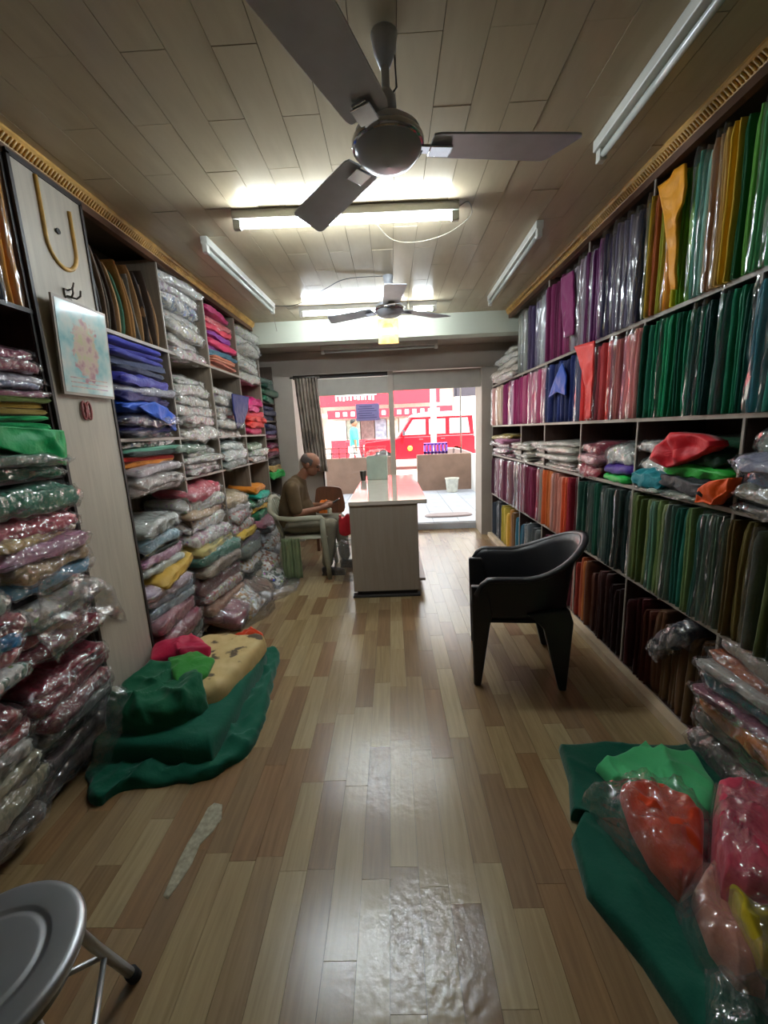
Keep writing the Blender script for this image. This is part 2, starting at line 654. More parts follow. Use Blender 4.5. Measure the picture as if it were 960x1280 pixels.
def mound(name, outline, h, m, z0=0.0, seed=1, k=5.0, wr=.01, freq=9, rings=14, n=64, sharp=False, parent=None, color=None, zfn=None, raw=False, lin=False, crease=.6):
    """a soft body with the given outline: cushion, folded cloth, filled bag"""
    ol = outline if raw else lin_closed(outline, n) if lin else smooth_closed(outline, n)
    n = len(ol)
    c = sum(ol, Vector()) / n
    v, f = [], []
    for i in range(rings + 1):
        t = 1 - (1 - i / rings) ** 1.9
        for p in ol:
            q = c + (p - c) * t
            hh = h * max(0, 1 - t ** k) ** (1 / 2.2)
            wq = (q.x + .05 * noise.noise(Vector((q.x * 9, q.y * 9, seed))), q.y + .05 * noise.noise(Vector((q.x * 9 + 5, q.y * 9, seed))), 0)
            cr = max(0, ridge(wq, freq * .45, seed + 2)) ** 3 + .5 * max(0, ridge(wq, freq * .8, seed + 8)) ** 4
            nz = (ridge(q, freq, seed) - .5 + .5 * cr if sharp else .6 * fbm(q, freq, seed) + crease * cr)
            zz = z0 + hh + wr * nz * min(1, (1 - t ** 10) * 3) + .004
            if zfn:
                zz += zfn(q.x, q.y)
            if i == rings:
                zz = z0 + .004 + (zfn(q.x, q.y) if zfn else 0)
            else:
                zz = max(zz, z0 + .006 + (zfn(q.x, q.y) if zfn else 0))
            if i and wr and not lin:
                q = q + (p - c).normalized() * fbm((q.x, q.y, zz), freq * 1.3, seed + 5) * wr * .7
            v.append((q.x, q.y, zz))
    for i in range(rings):
        for j in range(n):
            f.append((i * n + j, (i + 1) * n + j, (i + 1) * n + (j + 1) % n, i * n + (j + 1) % n))
    b = len(v)
    v += [(p[0], p[1], p[2] - .004) for p in v[rings * n:(rings + 1) * n]]
    for j in range(n):
        f.append((rings * n + j, b + j, b + (j + 1) % n, rings * n + (j + 1) % n))
    f.append(tuple(b + j for j in reversed(range(n))))
    o = obj(name, v, f, m, parent)
    if color:
        o.color = (*hexc(color), 1)
    return o


# ---- prototypes of standing bolts and lying packets -------------------------------------------------
def bolt_proto(seed, lobes, bend, sleeve=False):
    """x: depth, front at 0 back at -1; y thickness 1; z height 1"""
    r = random.Random(seed)
    nz = 11
    prof = []
    back = [(-1, -.5), (-.5, -.52), (-.12, -.5)]
    if sleeve:
        prof = back + [(0.0, -.36), (.05, -.1), (.04, .15), (0, .38)] + [(-x, y) for x, y in ()] + [(-.12, .5), (-.5, .52), (-1, .5)]
    else:
        prof = list(back)
        for L in range(lobes):
            a0, a1 = -.5 + L / lobes, -.5 + (L + 1) / lobes
            off = r.uniform(-.05, .02)
            for k in range(5):
                t = k / 4
                prof.append((off + (-.06 + .09 * sin(pi * t)) / sqrt(lobes), a0 + (a1 - a0) * t))
        prof += [(-.12, .5), (-.5, .52), (-1, .5)]
    n = len(prof)
    v, f = [], []
    ph = r.uniform(0, 6)
    for i in range(nz + 1):
        z = i / nz
        if sleeve:
            z = -.01 + 1.05 * z
        top = 1.0 if i < nz else (.35 if sleeve else .62)
        bot = 1.0 if i > 0 else .85
        wv = 1 + .16 * fbm((z * 2, 0, 0), 1.6, seed)
        for j, (x, y) in enumerate(prof):
            wr = .07 if sleeve else .03
            yy = y * wv * top * bot * (1.14 if sleeve else 1)
            yy += bend * sin(pi * z) + .13 * fbm((z, 0, 3), 1.4, seed + 3)
            yy += wr * 1.6 * noise.noise(Vector((x * 5, z * (11 if sleeve else 6), y * 2 + seed)))
            xx = x + (.012 if sleeve else 0) + wr * .35 * noise.noise(Vector((y * 4 + seed, z * (14 if sleeve else 5), 1)))
            if i == nz and x > -.3:
                xx -= .02
            v.append((xx, yy, min(z, 1.06)))
    for i in range(nz):
        for j in range(n - 1):
            f.append((i * n + j, i * n + j + 1, (i + 1) * n + j + 1, (i + 1) * n + j))
        if not sleeve:
            f.append((i * n + n - 1, i * n, (i + 1) * n, (i + 1) * n + n - 1))
    if not sleeve:
        f.append(tuple(range(nz * n, (nz + 1) * n)))
        f.append(tuple(reversed(range(n))))
    me = bpy.data.meshes.new('sleeve' if sleeve else 'bolt')
    me.from_pydata(v, [], f)
    me.polygons.foreach_set('use_smooth', [True] * len(f))
    me.materials.append(M['sleevefilm'] if sleeve else M['cloth'])
    return me


def packet_proto(seed, lobes, sleeve=False, puff=.0, sag=.12, droop=0.0, rough=.08):
    """x,y in -.5..+.5, z 0..1; front edge at x=+.5"""
    nv, nt = 16, 30
    v, f = [], []
    for i in range(nv + 1):
        vv = -1 + 2 * i / nv
        a = abs(vv)
        s = 1 - (.5 if not sleeve else .75) * max(0, (a - .72) / .28) ** 2
        for j in range(nt):
            th = 2 * pi * j / nt
            c, sn = cos(th), sin(th)
            x = .5 * (abs(c) ** .34) * (1 if c > 0 else -1)
            z = .5 * (abs(sn) ** .5) * (1 if sn > 0 else -1)
            lob = abs(cos(pi * lobes * (z + .5))) if lobes > 1 and not sleeve else 0
            if c > 0:
                x -= .035 * lob
            x *= 1 - .10 * max(0, (a - .7) / .3) ** 3
            x += .035 * fbm((vv, z * 2, x), 2.0, seed) * (1 if c > 0 else .3)
            z *= s * (1 + puff * (1 - vv * vv) * (1 - (x * 2) ** 2) + .25 * noise.noise(Vector((x * 2.2, vv * 1.7, seed * 2.3))))
            y = .5 * vv * (1 - .02 * lob * (a > .95))
            y += .03 * noise.noise(Vector((x * 4, z * 2, seed + vv))) * (a > .8)
            zz = .5 + z + sag * noise.noise(Vector((x * 3, y * 4, seed * 1.7)))
            zz += rough * (ridge((x, y, z * .4), 5.5, seed) - .4) * (1.0 if not sleeve else 1.6)
            zz += (.4 * rough) * noise.noise(Vector((x * 13, y * 15, z * 2 + seed)))
            zz -= droop * max(0, x + .1) ** 2 * 2.2
            if sleeve:
                x *= 1.04
                y *= 1.07
                x += .03 * noise.noise(Vector((y * 14, z * 6, seed)))
                y += .03 * noise.noise(Vector((x * 12, z * 5, seed + 9))) * (a > .85)
            v.append((x, y, zz * (1.0 if not sleeve else 1.10) - (0 if not sleeve else .05)))
    for i in range(nv):
        for j in range(nt):
            f.append((i * nt + j, i * nt + (j + 1) % nt, (i + 1) * nt + (j + 1) % nt, (i + 1) * nt + j))
    f.append(tuple(reversed(range(nt))))
    f.append(tuple(range(nv * nt, (nv + 1) * nt)))
    me = bpy.data.meshes.new('sleeve' if sleeve else 'packet')
    me.from_pydata(v, [], f)
    me.flip_normals()
    me.polygons.foreach_set('use_smooth', [True] * len(f))
    me.materials.append(M['film'] if sleeve else M['cloth'])
    return me


BOLTS = [bolt_proto(11 + i, L, b) for i, (L, b) in enumerate([(1, 0), (2, .1), (1, -.15), (2, -.1), (3, .05), (1, .2), (2, .25), (3, -.2)])]
BSLEEVE = [bolt_proto(41 + i, 1, b, True) for i, b in enumerate([0, .1, -.12, 0, .06])]
CURVED = [bolt_proto(61 + i, 1, b) for i, b in enumerate([1.2, 1.8, -.8, 2.4])]
FOLDS = [packet_proto(81 + i, L, sag=.10, rough=.07) for i, L in enumerate([2, 3, 4, 3])]
PACKS = [packet_proto(91 + i, L, puff=.15, sag=.2, droop=d, rough=.16) for i, (L, d) in enumerate([(2, 0), (3, .25), (3, .5), (2, .15), (4, .35), (2, .6), (3, .1), (1, .3)])]
PSLEEVE = [packet_proto(91 + i, 1, True, puff=.15, sag=.2, droop=d, rough=.16) for i, d in enumerate([0, .25, .5, .15, .35, .6, .1, .3])]

CNAMES = [('black', '161616'), ('charcoal', '3a3a3a'), ('grey', '7d7d7d'), ('silver', 'b4b4b4'), ('white', 'e8e8e8'), ('cream', 'd8cdb4'), ('tan', 'b08a5c'), ('brown', '6a4128'), ('dark brown', '3a2218'), ('maroon', '5e1420'), ('crimson', 'a01828'), ('red', 'd42a2a'), ('orange', 'e0661e'), ('amber', 'd8961e'), ('yellow', 'd8c030'), ('olive', '6f6f2c'), ('lime', '8fb83a'), ('green', '2a8a46'), ('dark green', '0f4030'), ('emerald', '0f7a55'), ('teal', '1f7f80'), ('aqua', '6fc0c0'), ('sky blue', '6fa8d0'), ('blue', '2a50b8'), ('navy', '1c2252'), ('violet', '55308a'), ('purple', '5a2a5c'), ('plum', '70204c'), ('magenta', 'b0266e'), ('pink', 'd880a0'), ('rose', 'c05070'), ('salmon', 'd88a7a'), ('mint', '7ac896'), ('sage', '7f9a80'), ('lavender', '9a90b8'), ('mauve', '8d6f80')]


def cname(h):
    c = [int(h.lstrip('#')[i:i + 2], 16) for i in (0, 2, 4)]

    def d(t):
        k = [int(t[i:i + 2], 16) for i in (0, 2, 4)]
        return 2 * (c[0] - k[0]) ** 2 + 4 * (c[1] - k[1]) ** 2 + 3 * (c[2] - k[2]) ** 2
    return min(CNAMES, key=lambda t: d(t[1]))[0]


ORD = ['', 'first', 'second', 'third', 'fourth', 'fifth', 'sixth', 'seventh', 'eighth', 'ninth', 'tenth', 'eleventh', 'twelfth', 'thirteenth', 'fourteenth', 'fifteenth', 'sixteenth', 'seventeenth', 'eighteenth', 'nineteenth', 'twentieth']


def inst(name, me, m, color, loc, rot=(0, 0, 0), scl=(1, 1, 1), parent=None):
    o = bpy.data.objects.new(name, me)
    COL.objects.link(o)
    if m is not None:
        o.material_slots[0].link = 'OBJECT'
        o.material_slots[0].material = m
    if color:
        o.color = (*hexc(color), 1)
    o.location = loc
    o.rotation_euler = rot
    o.scale = scl
    o.parent = parent
    return o


def bolts(colors, y0, y1, z0, h, where, group, side=1, xf=1.288, depth=.27, sleeve=.13, protos=None, lean=0.0, gap=1.0, hj=.03, jx=.015):
    """cloth standing like files between y1 (door side) and y0; side +1: rack on +X, front faces -X"""
    n = len(colors)
    ws = [rnd.uniform(.75, 1.3) for _ in colors]
    tot = sum(ws)
    y = y1
    for i, cs in enumerate(colors):
        sl_force = cs.endswith('s')
        c = cs.rstrip('s')
        wd = (y1 - y0) * ws[i] / tot
        yc = y - wd / 2
        y -= wd
        me = rnd.choice(protos or BOLTS)
        hh = h * (1 - rnd.uniform(0, hj))
        rz = pi if side > 0 else 0
        x = xf + side * rnd.uniform(-jx * .3, jx)
        tilt = rnd.uniform(-.02, .02) + lean
        has = sl_force or rnd.random() < sleeve
        o = inst('cloth_bolt', me, M['satin'] if rnd.random() < .3 else M['cloth'], c, (x, yc, z0), (tilt, 0, rz), (depth, wd * .94 * gap, hh))
        if has:
            inst('plastic_sleeve', rnd.choice(BSLEEVE), None, None, (0, 0, 0), parent=o)
        od = ORD[i + 1] if i + 1 < len(ORD) else f'{i+1}th'
        tag(o, f"{cname(c)} cloth bolt{' in clear sleeve' if has else ''}, {od} from the street, {where}", 'cloth bolt', group)


def stack(items, y0, y1, z0, where, group, side=-1, xf=-1.45, depth=.33, jx=.025, jr=.12, tilt=0.0, gap=0.0, grow=1.0):
    """packets lying on each other from the bottom up: (color, thickness, kind[, x out, y shift, tilt])"""
    z = z0
    for i, it in enumerate(items):
        c, th, kind = it[:3]
        th *= grow
        dx = it[3] if len(it) > 3 else 0
        dy = it[4] if len(it) > 4 else 0
        tl = it[5] if len(it) > 5 else 0
        wd = (y1 - y0) * rnd.uniform(.90, 1.03)
        yc = (y0 + y1) / 2 + rnd.uniform(-.02, .02) + dy
        x = xf + side * (depth / 2 - dx) + rnd.uniform(-jx, jx)
        rz = (0 if side < 0 else pi) + rnd.uniform(-jr, jr)
        sleeved = kind in ('pack', 'print')
        pi_ = rnd.randrange(len(PACKS))
        me = rnd.choice(FOLDS) if kind == 'fold' else PACKS[pi_]
        m = M['print'] if kind == 'print' else (M['satin'] if kind == 'satin' else M['cloth'])
        o = inst('cloth_packet' if sleeved else 'folded_cloth', me, m, c, (x, yc, z), (rnd.uniform(-.03, .03) + tl, rnd.uniform(-.04, .04) + tilt * -side, rz), (depth * rnd.uniform(.94, 1.06), wd, th * rnd.uniform(1.1, 1.3)))
        if sleeved:
            inst('plastic_sleeve', PSLEEVE[pi_], None, None, (0, 0, 0), parent=o)
        z += th + gap
        nm = {'fold': 'plain folded cloth', 'satin': 'satin folded cloth', 'pack': 'cloth packet in plastic', 'print': 'printed packet in plastic'}[kind]
        tag(o, f"{cname(c)} {nm}, {ORD[i + 1]} from the bottom, {where}", 'cloth', group)


# ------------------------------------------------------------------ shell of the shop
XL, XR, YB, YF, HC = -1.45, 1.31, -0.9, 5.5, 2.65
WL, WR = -1.82, 1.68
floor = struct(box('floor', WL, WR, YB, 5.9, -.1, -.004, M['joint']))
struct(box('wall_left', WL - .1, WL, YB, 5.9, -.1, 2.9, M['wall']))
struct(box('wall_right', WR, WR + .1, YB, 5.9, -.1, 2.9, M['wall']))
struct(box('wall_back', WL, WR, YB - .1, YB, -.1, 2.9, M['wall']))
ceiling = struct(box('ceiling', WL, WR, YB, 4.73, 2.658, 2.9, M['joint']))
struct(box('beam', WL, WR, 4.73, 4.93, 2.43, 2.9, M['beam']))
struct(box('ceiling_soffit', WL, WR, 4.93, 5.9, 2.47, 2.9, M['front']))

# floor planks
PLANK = unit_mesh('plank', M['floorwood'])
tones = ['#937a58', '#a08963', '#896f4e', '#a7926c', '#8d6d4b', '#977f5a', '#846849', '#a28c66']
pw = .094
recs = []
ix = 0
x = XL - .02
while x < XR + .02:
    y = -.2 - rnd.uniform(0, .5)
    last = None
    while y < 5.9:
        L = rnd.choice([.36, .42, .5, .58])
        t = rnd.choice([q for q in tones if q != last])
        last = t
        if y + L > .3:
            recs.append((x + pw / 2, y, min(y + L, 5.9), t))
        y += L
    x += pw
vis = lambda r: abs(r[0] + .07) < (r[2] * .93 + .3)
recs.sort(key=lambda r: (not vis(r), r[1]))
rest = MB()
rest_cols = []
for i, (xc, ya, yb, t) in enumerate(recs):
    if i < 300:
        o = inst('plank', PLANK, None, t, (xc, (ya + yb) / 2, -.004), (0, 0, 0), (pw - .0012, yb - ya - .0012, .008), floor)
    else:
        rest_cols.append((xc, ya, yb, t))
for t in tones:
    mb = MB()
    for xc, ya, yb, tt in rest_cols:
        if tt == t:
            mb.box(xc - pw / 2 + .0006, xc + pw / 2 - .0006, ya + .0006, yb - .0006, -.008, 0)
    if mb.v:
        o = mb.build('plank_strip', M['floorwood'], floor)
        o.color = (*hexc(t), 1)
        o['kind'] = 'stuff'
# torn place in the vinyl
pat = [at(px, py, Z=0) for px, py in [(260, 1010), (268, 1004), (278, 1006), (277, 1024), (266, 1040), (250, 1056), (240, 1080), (226, 1102), (210, 1124), (204, 1120), (219, 1085), (234, 1055), (246, 1036)]]
o = mound('torn_patch', pat, .0015, plain('torn_vinyl', '#a8a088', rough=.8, var=.3, scale=60, bump=.6), z0=-.002, wr=.0015, freq=40, rings=5, n=52, parent=floor, lin=True)

# ceiling tiles, laid in half bond
TILE = unit_mesh('tile', M['tile'])
tw, tl = .1445, .615
k0 = -10
for k in range(-11, 10):
    xc = .067 + (k + .5) * tw
    if xc < XL - .1 or xc > XR + .1:
        continue
    y = 1.535 - tl * 4 + (0 if k % 2 == 0 else tl / 2)
    while y < 4.73:
        ya, yb = max(y, .35), min(y + tl, 4.73)
        if yb - ya > .02:
            inst('tile', TILE, None, None, (xc, (ya + yb) / 2, 2.656 + rnd.uniform(-.0012, .0012)), (rnd.uniform(-.001, .001), 0, 0), (tw - .0022, yb - ya - .003, .012), ceiling)
        y += tl


def crown(name, x, s, ya, yb):
    t = empty(name)
    struct(t, 'golden carved cornice along the ceiling edge')
    MB().prism([(x, 2.655), (x - s * .0, 2.60), (x + s * .012, 2.585), (x + s * .05, 2.585), (x + s * .05, 2.655)] if False else
               [(x - s * .035, 2.655), (x - s * .035, 2.64), (x - s * .012, 2.62), (x - s * .006, 2.60), (x + s * .03, 2.60), (x + s * .03, 2.655)], 'Y', ya, yb).build('cornice', M['crown'], t)
    MB().box(min(x - s * .004, x + s * .03), max(x - s * .004, x + s * .03), ya, yb, 2.565, 2.60).build('cornice_board', M['crown2'], t)
    bead = MB()
    y = ya
    while y < yb:
        bead.capsule((x - s * .012, y, 2.607), (x - s * .024, y + .008, 2.628), .0055, .0055, n=6, k=2)
        y += .018
    b = bead.build('rope_bead', M['crown'], t, smooth=True)
    b['kind'] = 'stuff'
    return t


crown('trim_1', XL, -1, .6, 4.73)
crown('trim_2', XR, 1, .6, 4.73)


# ------------------------------------------------------------------ racks
def rack(name, label, side, xf, ydivs, ypanels, shelves, ztop, zbot, minn, medge, depth=.35):
    """ypanels: list of (y, z0, z1) upright boards; shelves: (y0,y1,z)"""
    t = empty(name, (xf, sum(ydivs) / len(ydivs), 0))
    ox, oy = xf, sum(ydivs) / len(ydivs)
    xb = xf + side * depth
    a, b = min(xf, xb), max(xf, xb)

    def B(nm, x0, x1, y0, y1, z0, z1, m):
        return box(nm, x0 - ox, x1 - ox, y0 - oy, y1 - oy, z0, z1, m, t)
    B('back_panel', *( (xb - .012, xb) if side > 0 else (xb, xb + .012)), ydivs[0], ydivs[-1], zbot, ztop, minn)
    for (y, z0, z1) in ypanels:
        B('upright', a + (.004 if side > 0 else 0), b - (0 if side > 0 else .004), y - .009, y + .009, z0, z1, minn)
        e0, e1 = (xf - .002, xf + .004) if side > 0 else (xf - .004, xf + .002)
        B('edging', e0, e1, y - .006, y + .006, z0, z1, medge)
    for (y0, y1, z) in shelves:
        B('shelf', a + (.004 if side > 0 else 0), b - (0 if side > 0 else .004), y0, y1, z - .018, z, minn)
        e0, e1 = (xf - .004, xf + .004) if side > 0 else (xf - .004, xf + .004)
        B('edging', e0, e1, y0, y1, z - .018, z, medge)
    tag(t, label, 'shelf rack')
    return t


YD = [0.92, 1.58, 2.25, 2.91, 3.59, 4.23, 5.42]
rack('cloth_rack', 'long built-in shelf rack of standing cloth bolts behind the black chair', 1, XR, YD,
     [(y, .05, 2.58) for y in YD[:5]] + [(4.23, .05, 2.42), (5.42, .05, 2.0)],
     [(YD[0], YD[-1], z) for z in (.05, .585, 1.095, 1.455, 1.945)], 2.43, 0, M['rackdark'], M['edge'], depth=.36)
box('kick_board', 0, .30, -2.25, 2.25, 0, .048, M['base'], None).location = (1.255, 3.17, 0)
kb = bpy.data.objects['kick_board']
struct(kb, 'pale low base board under the bolt rack')
kb.name = 'baseboard_right'

YL = [2.21, 2.86, 3.51, 4.18, 4.84]
rack('packet_rack', 'built-in grey shelf rack of stacked packets behind the seated man', -1, XL, YL,
     [(y, .02, 2.58) for y in YL[:-1]] + [(4.84, .02, 2.42)],
     [(YL[0], YL[-1], 2.035), (YL[0], YL[-1], 1.47), (YL[1], YL[-1], 1.185), (YL[0], YL[-1], .06)], 2.6, 0, M['racklight'], M['edge'])
rack('corner_rack', 'dark narrow corner rack beside the front window pilaster', -1, XL - .02, [4.86, 5.44],
     [(4.87, .02, 2.3), (5.43, .02, 2.3)], [(4.86, 5.44, z) for z in (.06, .5, .95, 1.2, 1.42, 1.63, 1.85)], 2.3, 0, M['rackmid'], M['rackmid'], depth=.33)
rack('side_rack', 'dark built-in shelf rack of loose packets beside the steel stool', -1, XL, [.5, 1.80],
     [(.51, .02, 2.58), (1.79, .02, 2.58)], [(.5, 1.80, z) for z in (.06, .62, 1.33, 2.0)], 2.58, 0, M['rackdark'], M['darkedge'])

# pale panel between the racks
pp = empty('pilaster_panel', (XL, 2.0, 0))
struct(pp, 'pale wooden panel with dark edges between two shelf racks')
box('panel', -.33, .01, -.19, .19, 0, 2.575, M['pillar'], pp)
box('edge_strip', -.01, .016, .185, .20, 0, 2.575, M['darkedge'], pp)
box('edge_strip', -.01, .016, -.20, -.185, 0, 2.575, M['darkedge'], pp)
box('top_rail', -.02, .016, -.2, .2, 2.565, 2.585, M['darkedge'], pp)

# U-shaped beading on the panel
t = empty('beading_strip', (XL + .012, 2.02, 2.26))
pts = [(0, -.085, .30), (0, -.085, .07)]
pts += [(0, -.085 + .085 * (1 - cos(a)) , .07 - .10 * sin(a)) for a in [pi * k / 12 for k in range(1, 12)]]
pts += [(0, .085, .07), (0, .085, .24)]
MB().tube(pts, (.010), n=6).build('moulding', M['crown'], t, smooth=True)
MB().lathe([(.012, 0), (.012, .006)], 12, Matrix.Translation((0, -.01, .12)) @ Matrix.Rotation(pi / 2, 4, 'Y')).build('button', M['darkwire'], t)
tag(t, 'yellow U-shaped beading strip on the pale panel', 'moulding')
# coat hook
t = empty('wall_hook', (XL + .012, 2.0, 2.11))
MB().box(0, .006, -.018, .018, -.02, .03).build('plate', M['darksteel'], t)
for s in (-1, 1):
    MB().tube([(.004, s * .008, 0), (.03, s * .015, -.008), (.045, s * .022, .005), (.047, s * .026, .028)], .004, 6).build('prong', M['darksteel'], t, smooth=True)
MB().tube([(.004, 0, .025), (.03, 0, .03), (.04, 0, .055)], .004, 6).build('prong', M['darksteel'], t, smooth=True)
tag(t, 'small dark metal coat hook on the pale panel', 'hook')
# poster
t = empty('framed_poster', (XL + .03, 2.012, 1.67))
t.rotation_euler = (0, radians(3), 0)
box('backing', -.006, .004, -.167, .167, 0, .41, M['edge'], t)
box('print', .004, .006, -.157, .157, .012, .398, M['poster_bg'], t)
for z in (.035, .055, .075):
    box('caption_line', .0055, .0068, -.12, .12, z, z + .005, M['poster_fig'], t)
tag(t, 'faded pale blue framed poster hung on the pale panel', 'poster')
# small ornament under the poster
t = empty('paper_charm', (XL + .014, 1.985, 1.56))
cm = plain('charm_pink', '#a8605c', rough=.6)
for sg in (-1, 1):
    MB().tube([(.004, sg * .016 + .013 * sin(a), .045 - .04 * cos(a)) for a in [2 * pi * k / 16 for k in range(17)]], .0055, 6).build('loop', cm, t, smooth=True)
box('bar', 0, .009, -.012, .012, .036, .05, cm, t)
tag(t, 'small reddish paired charm stuck below the framed poster', 'ornament')

# ------------------------------------------------------------------ front of the shop
wf = empty('wall_front', (0, 5.5, 0))
struct(wf)
box('lintel', WL, WR, 0, .4, 2.2, 2.9, M['front'], wf)
box('lintel_groove', WL, WR, -.012, 0, 2.19, 2.21, M['front'], wf)
box('pilaster', WL, -1.24, 0, .4, 0, 2.2, M['front'], wf)
box('pilaster', 1.19, WR, 0, .4, 0, 2.2, M['front'], wf)
box('dado', -1.24, -.92, .12, .24, 0, 1.13, M['front'], wf)
w1 = empty('window_1', (0, 5.6, 0))
struct(w1, 'tall glazed shop window with brown centre post')
box('centre_post', -.01, .06, -.05, .05, 0, 2.2, M['front'], w1)
box('window_frame', -.935, -.92, -.02, .02, .0, 2.2, M['darkedge'], w1)
box('window_frame', -1.24, 0, -.02, .02, 2.15, 2.2, M['darkedge'], w1)
box('pane', -.92, -.01, -.003, .003, .0, 2.15, M['glass'], w1)
box('blind', -.97, -.01, -.06, -.035, 1.925, 2.14, M['valance'], w1, bevel=.006)
box('blind', .06, 1.19, -.02, .005, 1.955, 2.19, M['valance'], w1, bevel=.006)
# paper notice on the glass
t = empty('paper_notice', (-.29, 5.592, 1.59))
box('sheet', -.155, .155, -.003, 0, 0, .22, M['paper'], t)
for i in range(6):
    box('text_line', -.13 + .02 * (i % 2), .12 - .03 * (i % 3), -.0045, -.003, .035 + i * .029, .043 + i * .029, M['ink'], t)
tag(t, 'lilac paper notice with text lines taped to the window glass', 'notice')


def sheet(name, path, z0, z1, m, parent=None, th=.006, nz=12, flare=0.0, seed=0, shift=(0, 0)):
    v, f = [], []
    n = len(path)
    cx = sum(p[0] for p in path) / n
    for side in (0, 1):
        for i in range(nz + 1):
            t = i / nz
            for (x, y) in path:
                v.append((cx + (x - cx) * (1 + flare * t) + shift[0] * t + .006 * noise.noise(Vector((x * 9, t * 3, seed))), y + side * th + shift[1] * t + .01 * noise.noise(Vector((x * 7, t * 3, seed + 4))), z1 + (z0 - z1) * t))
    o = (nz + 1) * n
    for i in range(nz):
        for j in range(n - 1):
            f.append((i * n + j, (i + 1) * n + j, (i + 1) * n + j + 1, i * n + j + 1))
            f.append((o + i * n + j, o + i * n + j + 1, o + (i + 1) * n + j + 1, o + (i + 1) * n + j))
    for j in range(n - 1):
        f.append((j, j + 1, o + j + 1, o + j))
        f.append((nz * n + j, o + nz * n + j, o + nz * n + j + 1, nz * n + j + 1))
    for i in range(nz):
        f.append((i * n, o + i * n, o + (i + 1) * n, (i + 1) * n))
        f.append((i * n + n - 1, (i + 1) * n + n - 1, o + (i + 1) * n + n - 1, o + i * n + n - 1))
    return obj(name, v, f, m, parent)


t = empty('window_curtain', (0, 0, 0))
path = [(-1.20 + .29 * i / 48, 5.47 + .035 * sin(i * .92) + .01 * sin(i * 2.3)) for i in range(49)]
sheet('curtain_panel', path, .95, 2.15, M['curtain'], t, seed=3, shift=(.06, 0))
MB().tube([(-1.26, 5.48, 2.16), (-.88, 5.48, 2.16)], .010, 8).build('rod', M['darksteel'], t, smooth=True)
tag(t, 'brown patterned curtain gathered beside the shop window', 'curtain')

# ------------------------------------------------------------------ lamps and fans
def tube_fixture(label, p0, p1, lit=False, hw=.022):
    hw = .026 if lit else hw
    p0, p1 = Vector(p0), Vector(p1)
    d = (p1 - p0)
    L = d.length
    t = empty('tube_light', (p0 + p1) / 2)
    t.rotation_euler = d.to_track_quat('X', 'Z').to_euler()
    MB().box(-L / 2 - .02, L / 2 + .02, -hw, hw, .0, .045).build('housing', M['cream'], t, bevel=.004)
    for s in (-1, 1):
        MB().box(s * L / 2 - .02, s * L / 2 + .02, -.016, .016, -.045, .008).build('lamp_holder', M['cream'], t, bevel=.004)
    a, b = -L / 2 + .015, L / 2 - .015
    MB().tube([(a, 0, -.024), (b, 0, -.024)], .014, 14).build('tube', M['tubeon' if lit else 'tubeoff'], t, smooth=True)
    tag(t, label, 'tube light')
    return t


tube_fixture('lit white tube light hanging across the ceiling between both fans', (-.79, 2.50, 2.605), (.40, 2.53, 2.605), True)
tube_fixture('lit white tube light under the pale ceiling beam, longer of two', (-.81, 4.25, 2.605), (.19, 4.28, 2.605), True)
tube_fixture('short lit tube light beside the picture on the beam', (.25, 4.28, 2.605), (.47, 4.29, 2.605), True)
tube_fixture('unlit tube light on the ceiling beside the packet rack', (-1.08, 2.76, 2.605), (-1.045, 4.09, 2.605))
tube_fixture('unlit tube light on the ceiling beside plum bolts', (.95, 2.80, 2.605), (.985, 4.2, 2.605))
tube_fixture('unlit tube light on the ceiling beside the green and yellow bolts', (.968, 2.08, 2.605), (.955, .85, 2.605), hw=.03)
tube_fixture('unlit tube light under the soffit over the shop window', (-.77, 5.2, 2.425), (.58, 5.18, 2.425), hw=.03)


def ceiling_fan(label, x, y, zhub, ang, bl=.48, twist=.09):
    t = empty('ceiling_fan', (x, y, zhub))
    MB().lathe([(.0, -.062), (.05, -.058), (.085, -.045), (.106, -.02), (.112, .005), (.105, .03), (.08, .05), (.04, .062), (.02, .07)], 32).build('motor_housing', M['fan'], t, smooth=True)
    MB().lathe([(.1145, -.012), (.1165, -.004), (.1165, .006), (.1135, .012)], 32).build('trim_ring', M['chrome'], t, smooth=True)
    top = HC - zhub
    MB().tube([(0, 0, .06), (0, 0, top - .05)], .013, 12).build('down_rod', M['fan'], t, smooth=True)
    MB().lathe([(.02, .075), (.034, .085), (.03, .13), (.016, .15)], 20).build('lower_canopy', M['fan'], t, smooth=True)
    MB().lathe([(.016, top - .09), (.034, top - .05), (.042, top - .004)], 20).build('ceiling_canopy', M['fan'], t, smooth=True)
    for i in range(3):
        a = radians(ang + 120 * i)
        br = Matrix.Rotation(a, 4, 'Z')
        mt = br @ Matrix.Rotation(twist, 4, 'X')
        arm = MB()
        arm.box(.09, .21, -.022, .022, -.012, -.004, mt)
        arm.box(.135, .205, -.03, .03, -.016, -.011, mt)
        bracket = arm.build('blade_bracket', M['chrome'], t, bevel=.002)
        r0, r1 = .14, .13 + bl
        poly = [(r0, -.058), (r0 + .02, -.066), (r1 - .02, -.084), (r1, -.08), (r1 + .008, -.068), (r1 - .045, .068), (r1 - .06, .078), (r0 + .02, .068), (r0, .06)]
        vv = [mt @ Vector((p[0], p[1], z)) for z in (0, .006) for p in poly]
        n = len(poly)
        ff = [tuple(range(n)), tuple(reversed(range(n, 2 * n)))] + [(k, k + n, (k + 1) % n + n, (k + 1) % n) for k in range(n)]
        obj('blade', vv, ff, M['fan'], t, smooth=False)
    MB().tube([(.01, 0, .13), (.035, .02, .17), (.03, .0, .24), (-.03, -.02, top - .02)], .003, 6).build('power_wire', M['darkwire'], t, smooth=True)
    tag(t, label, 'fan')
    return t


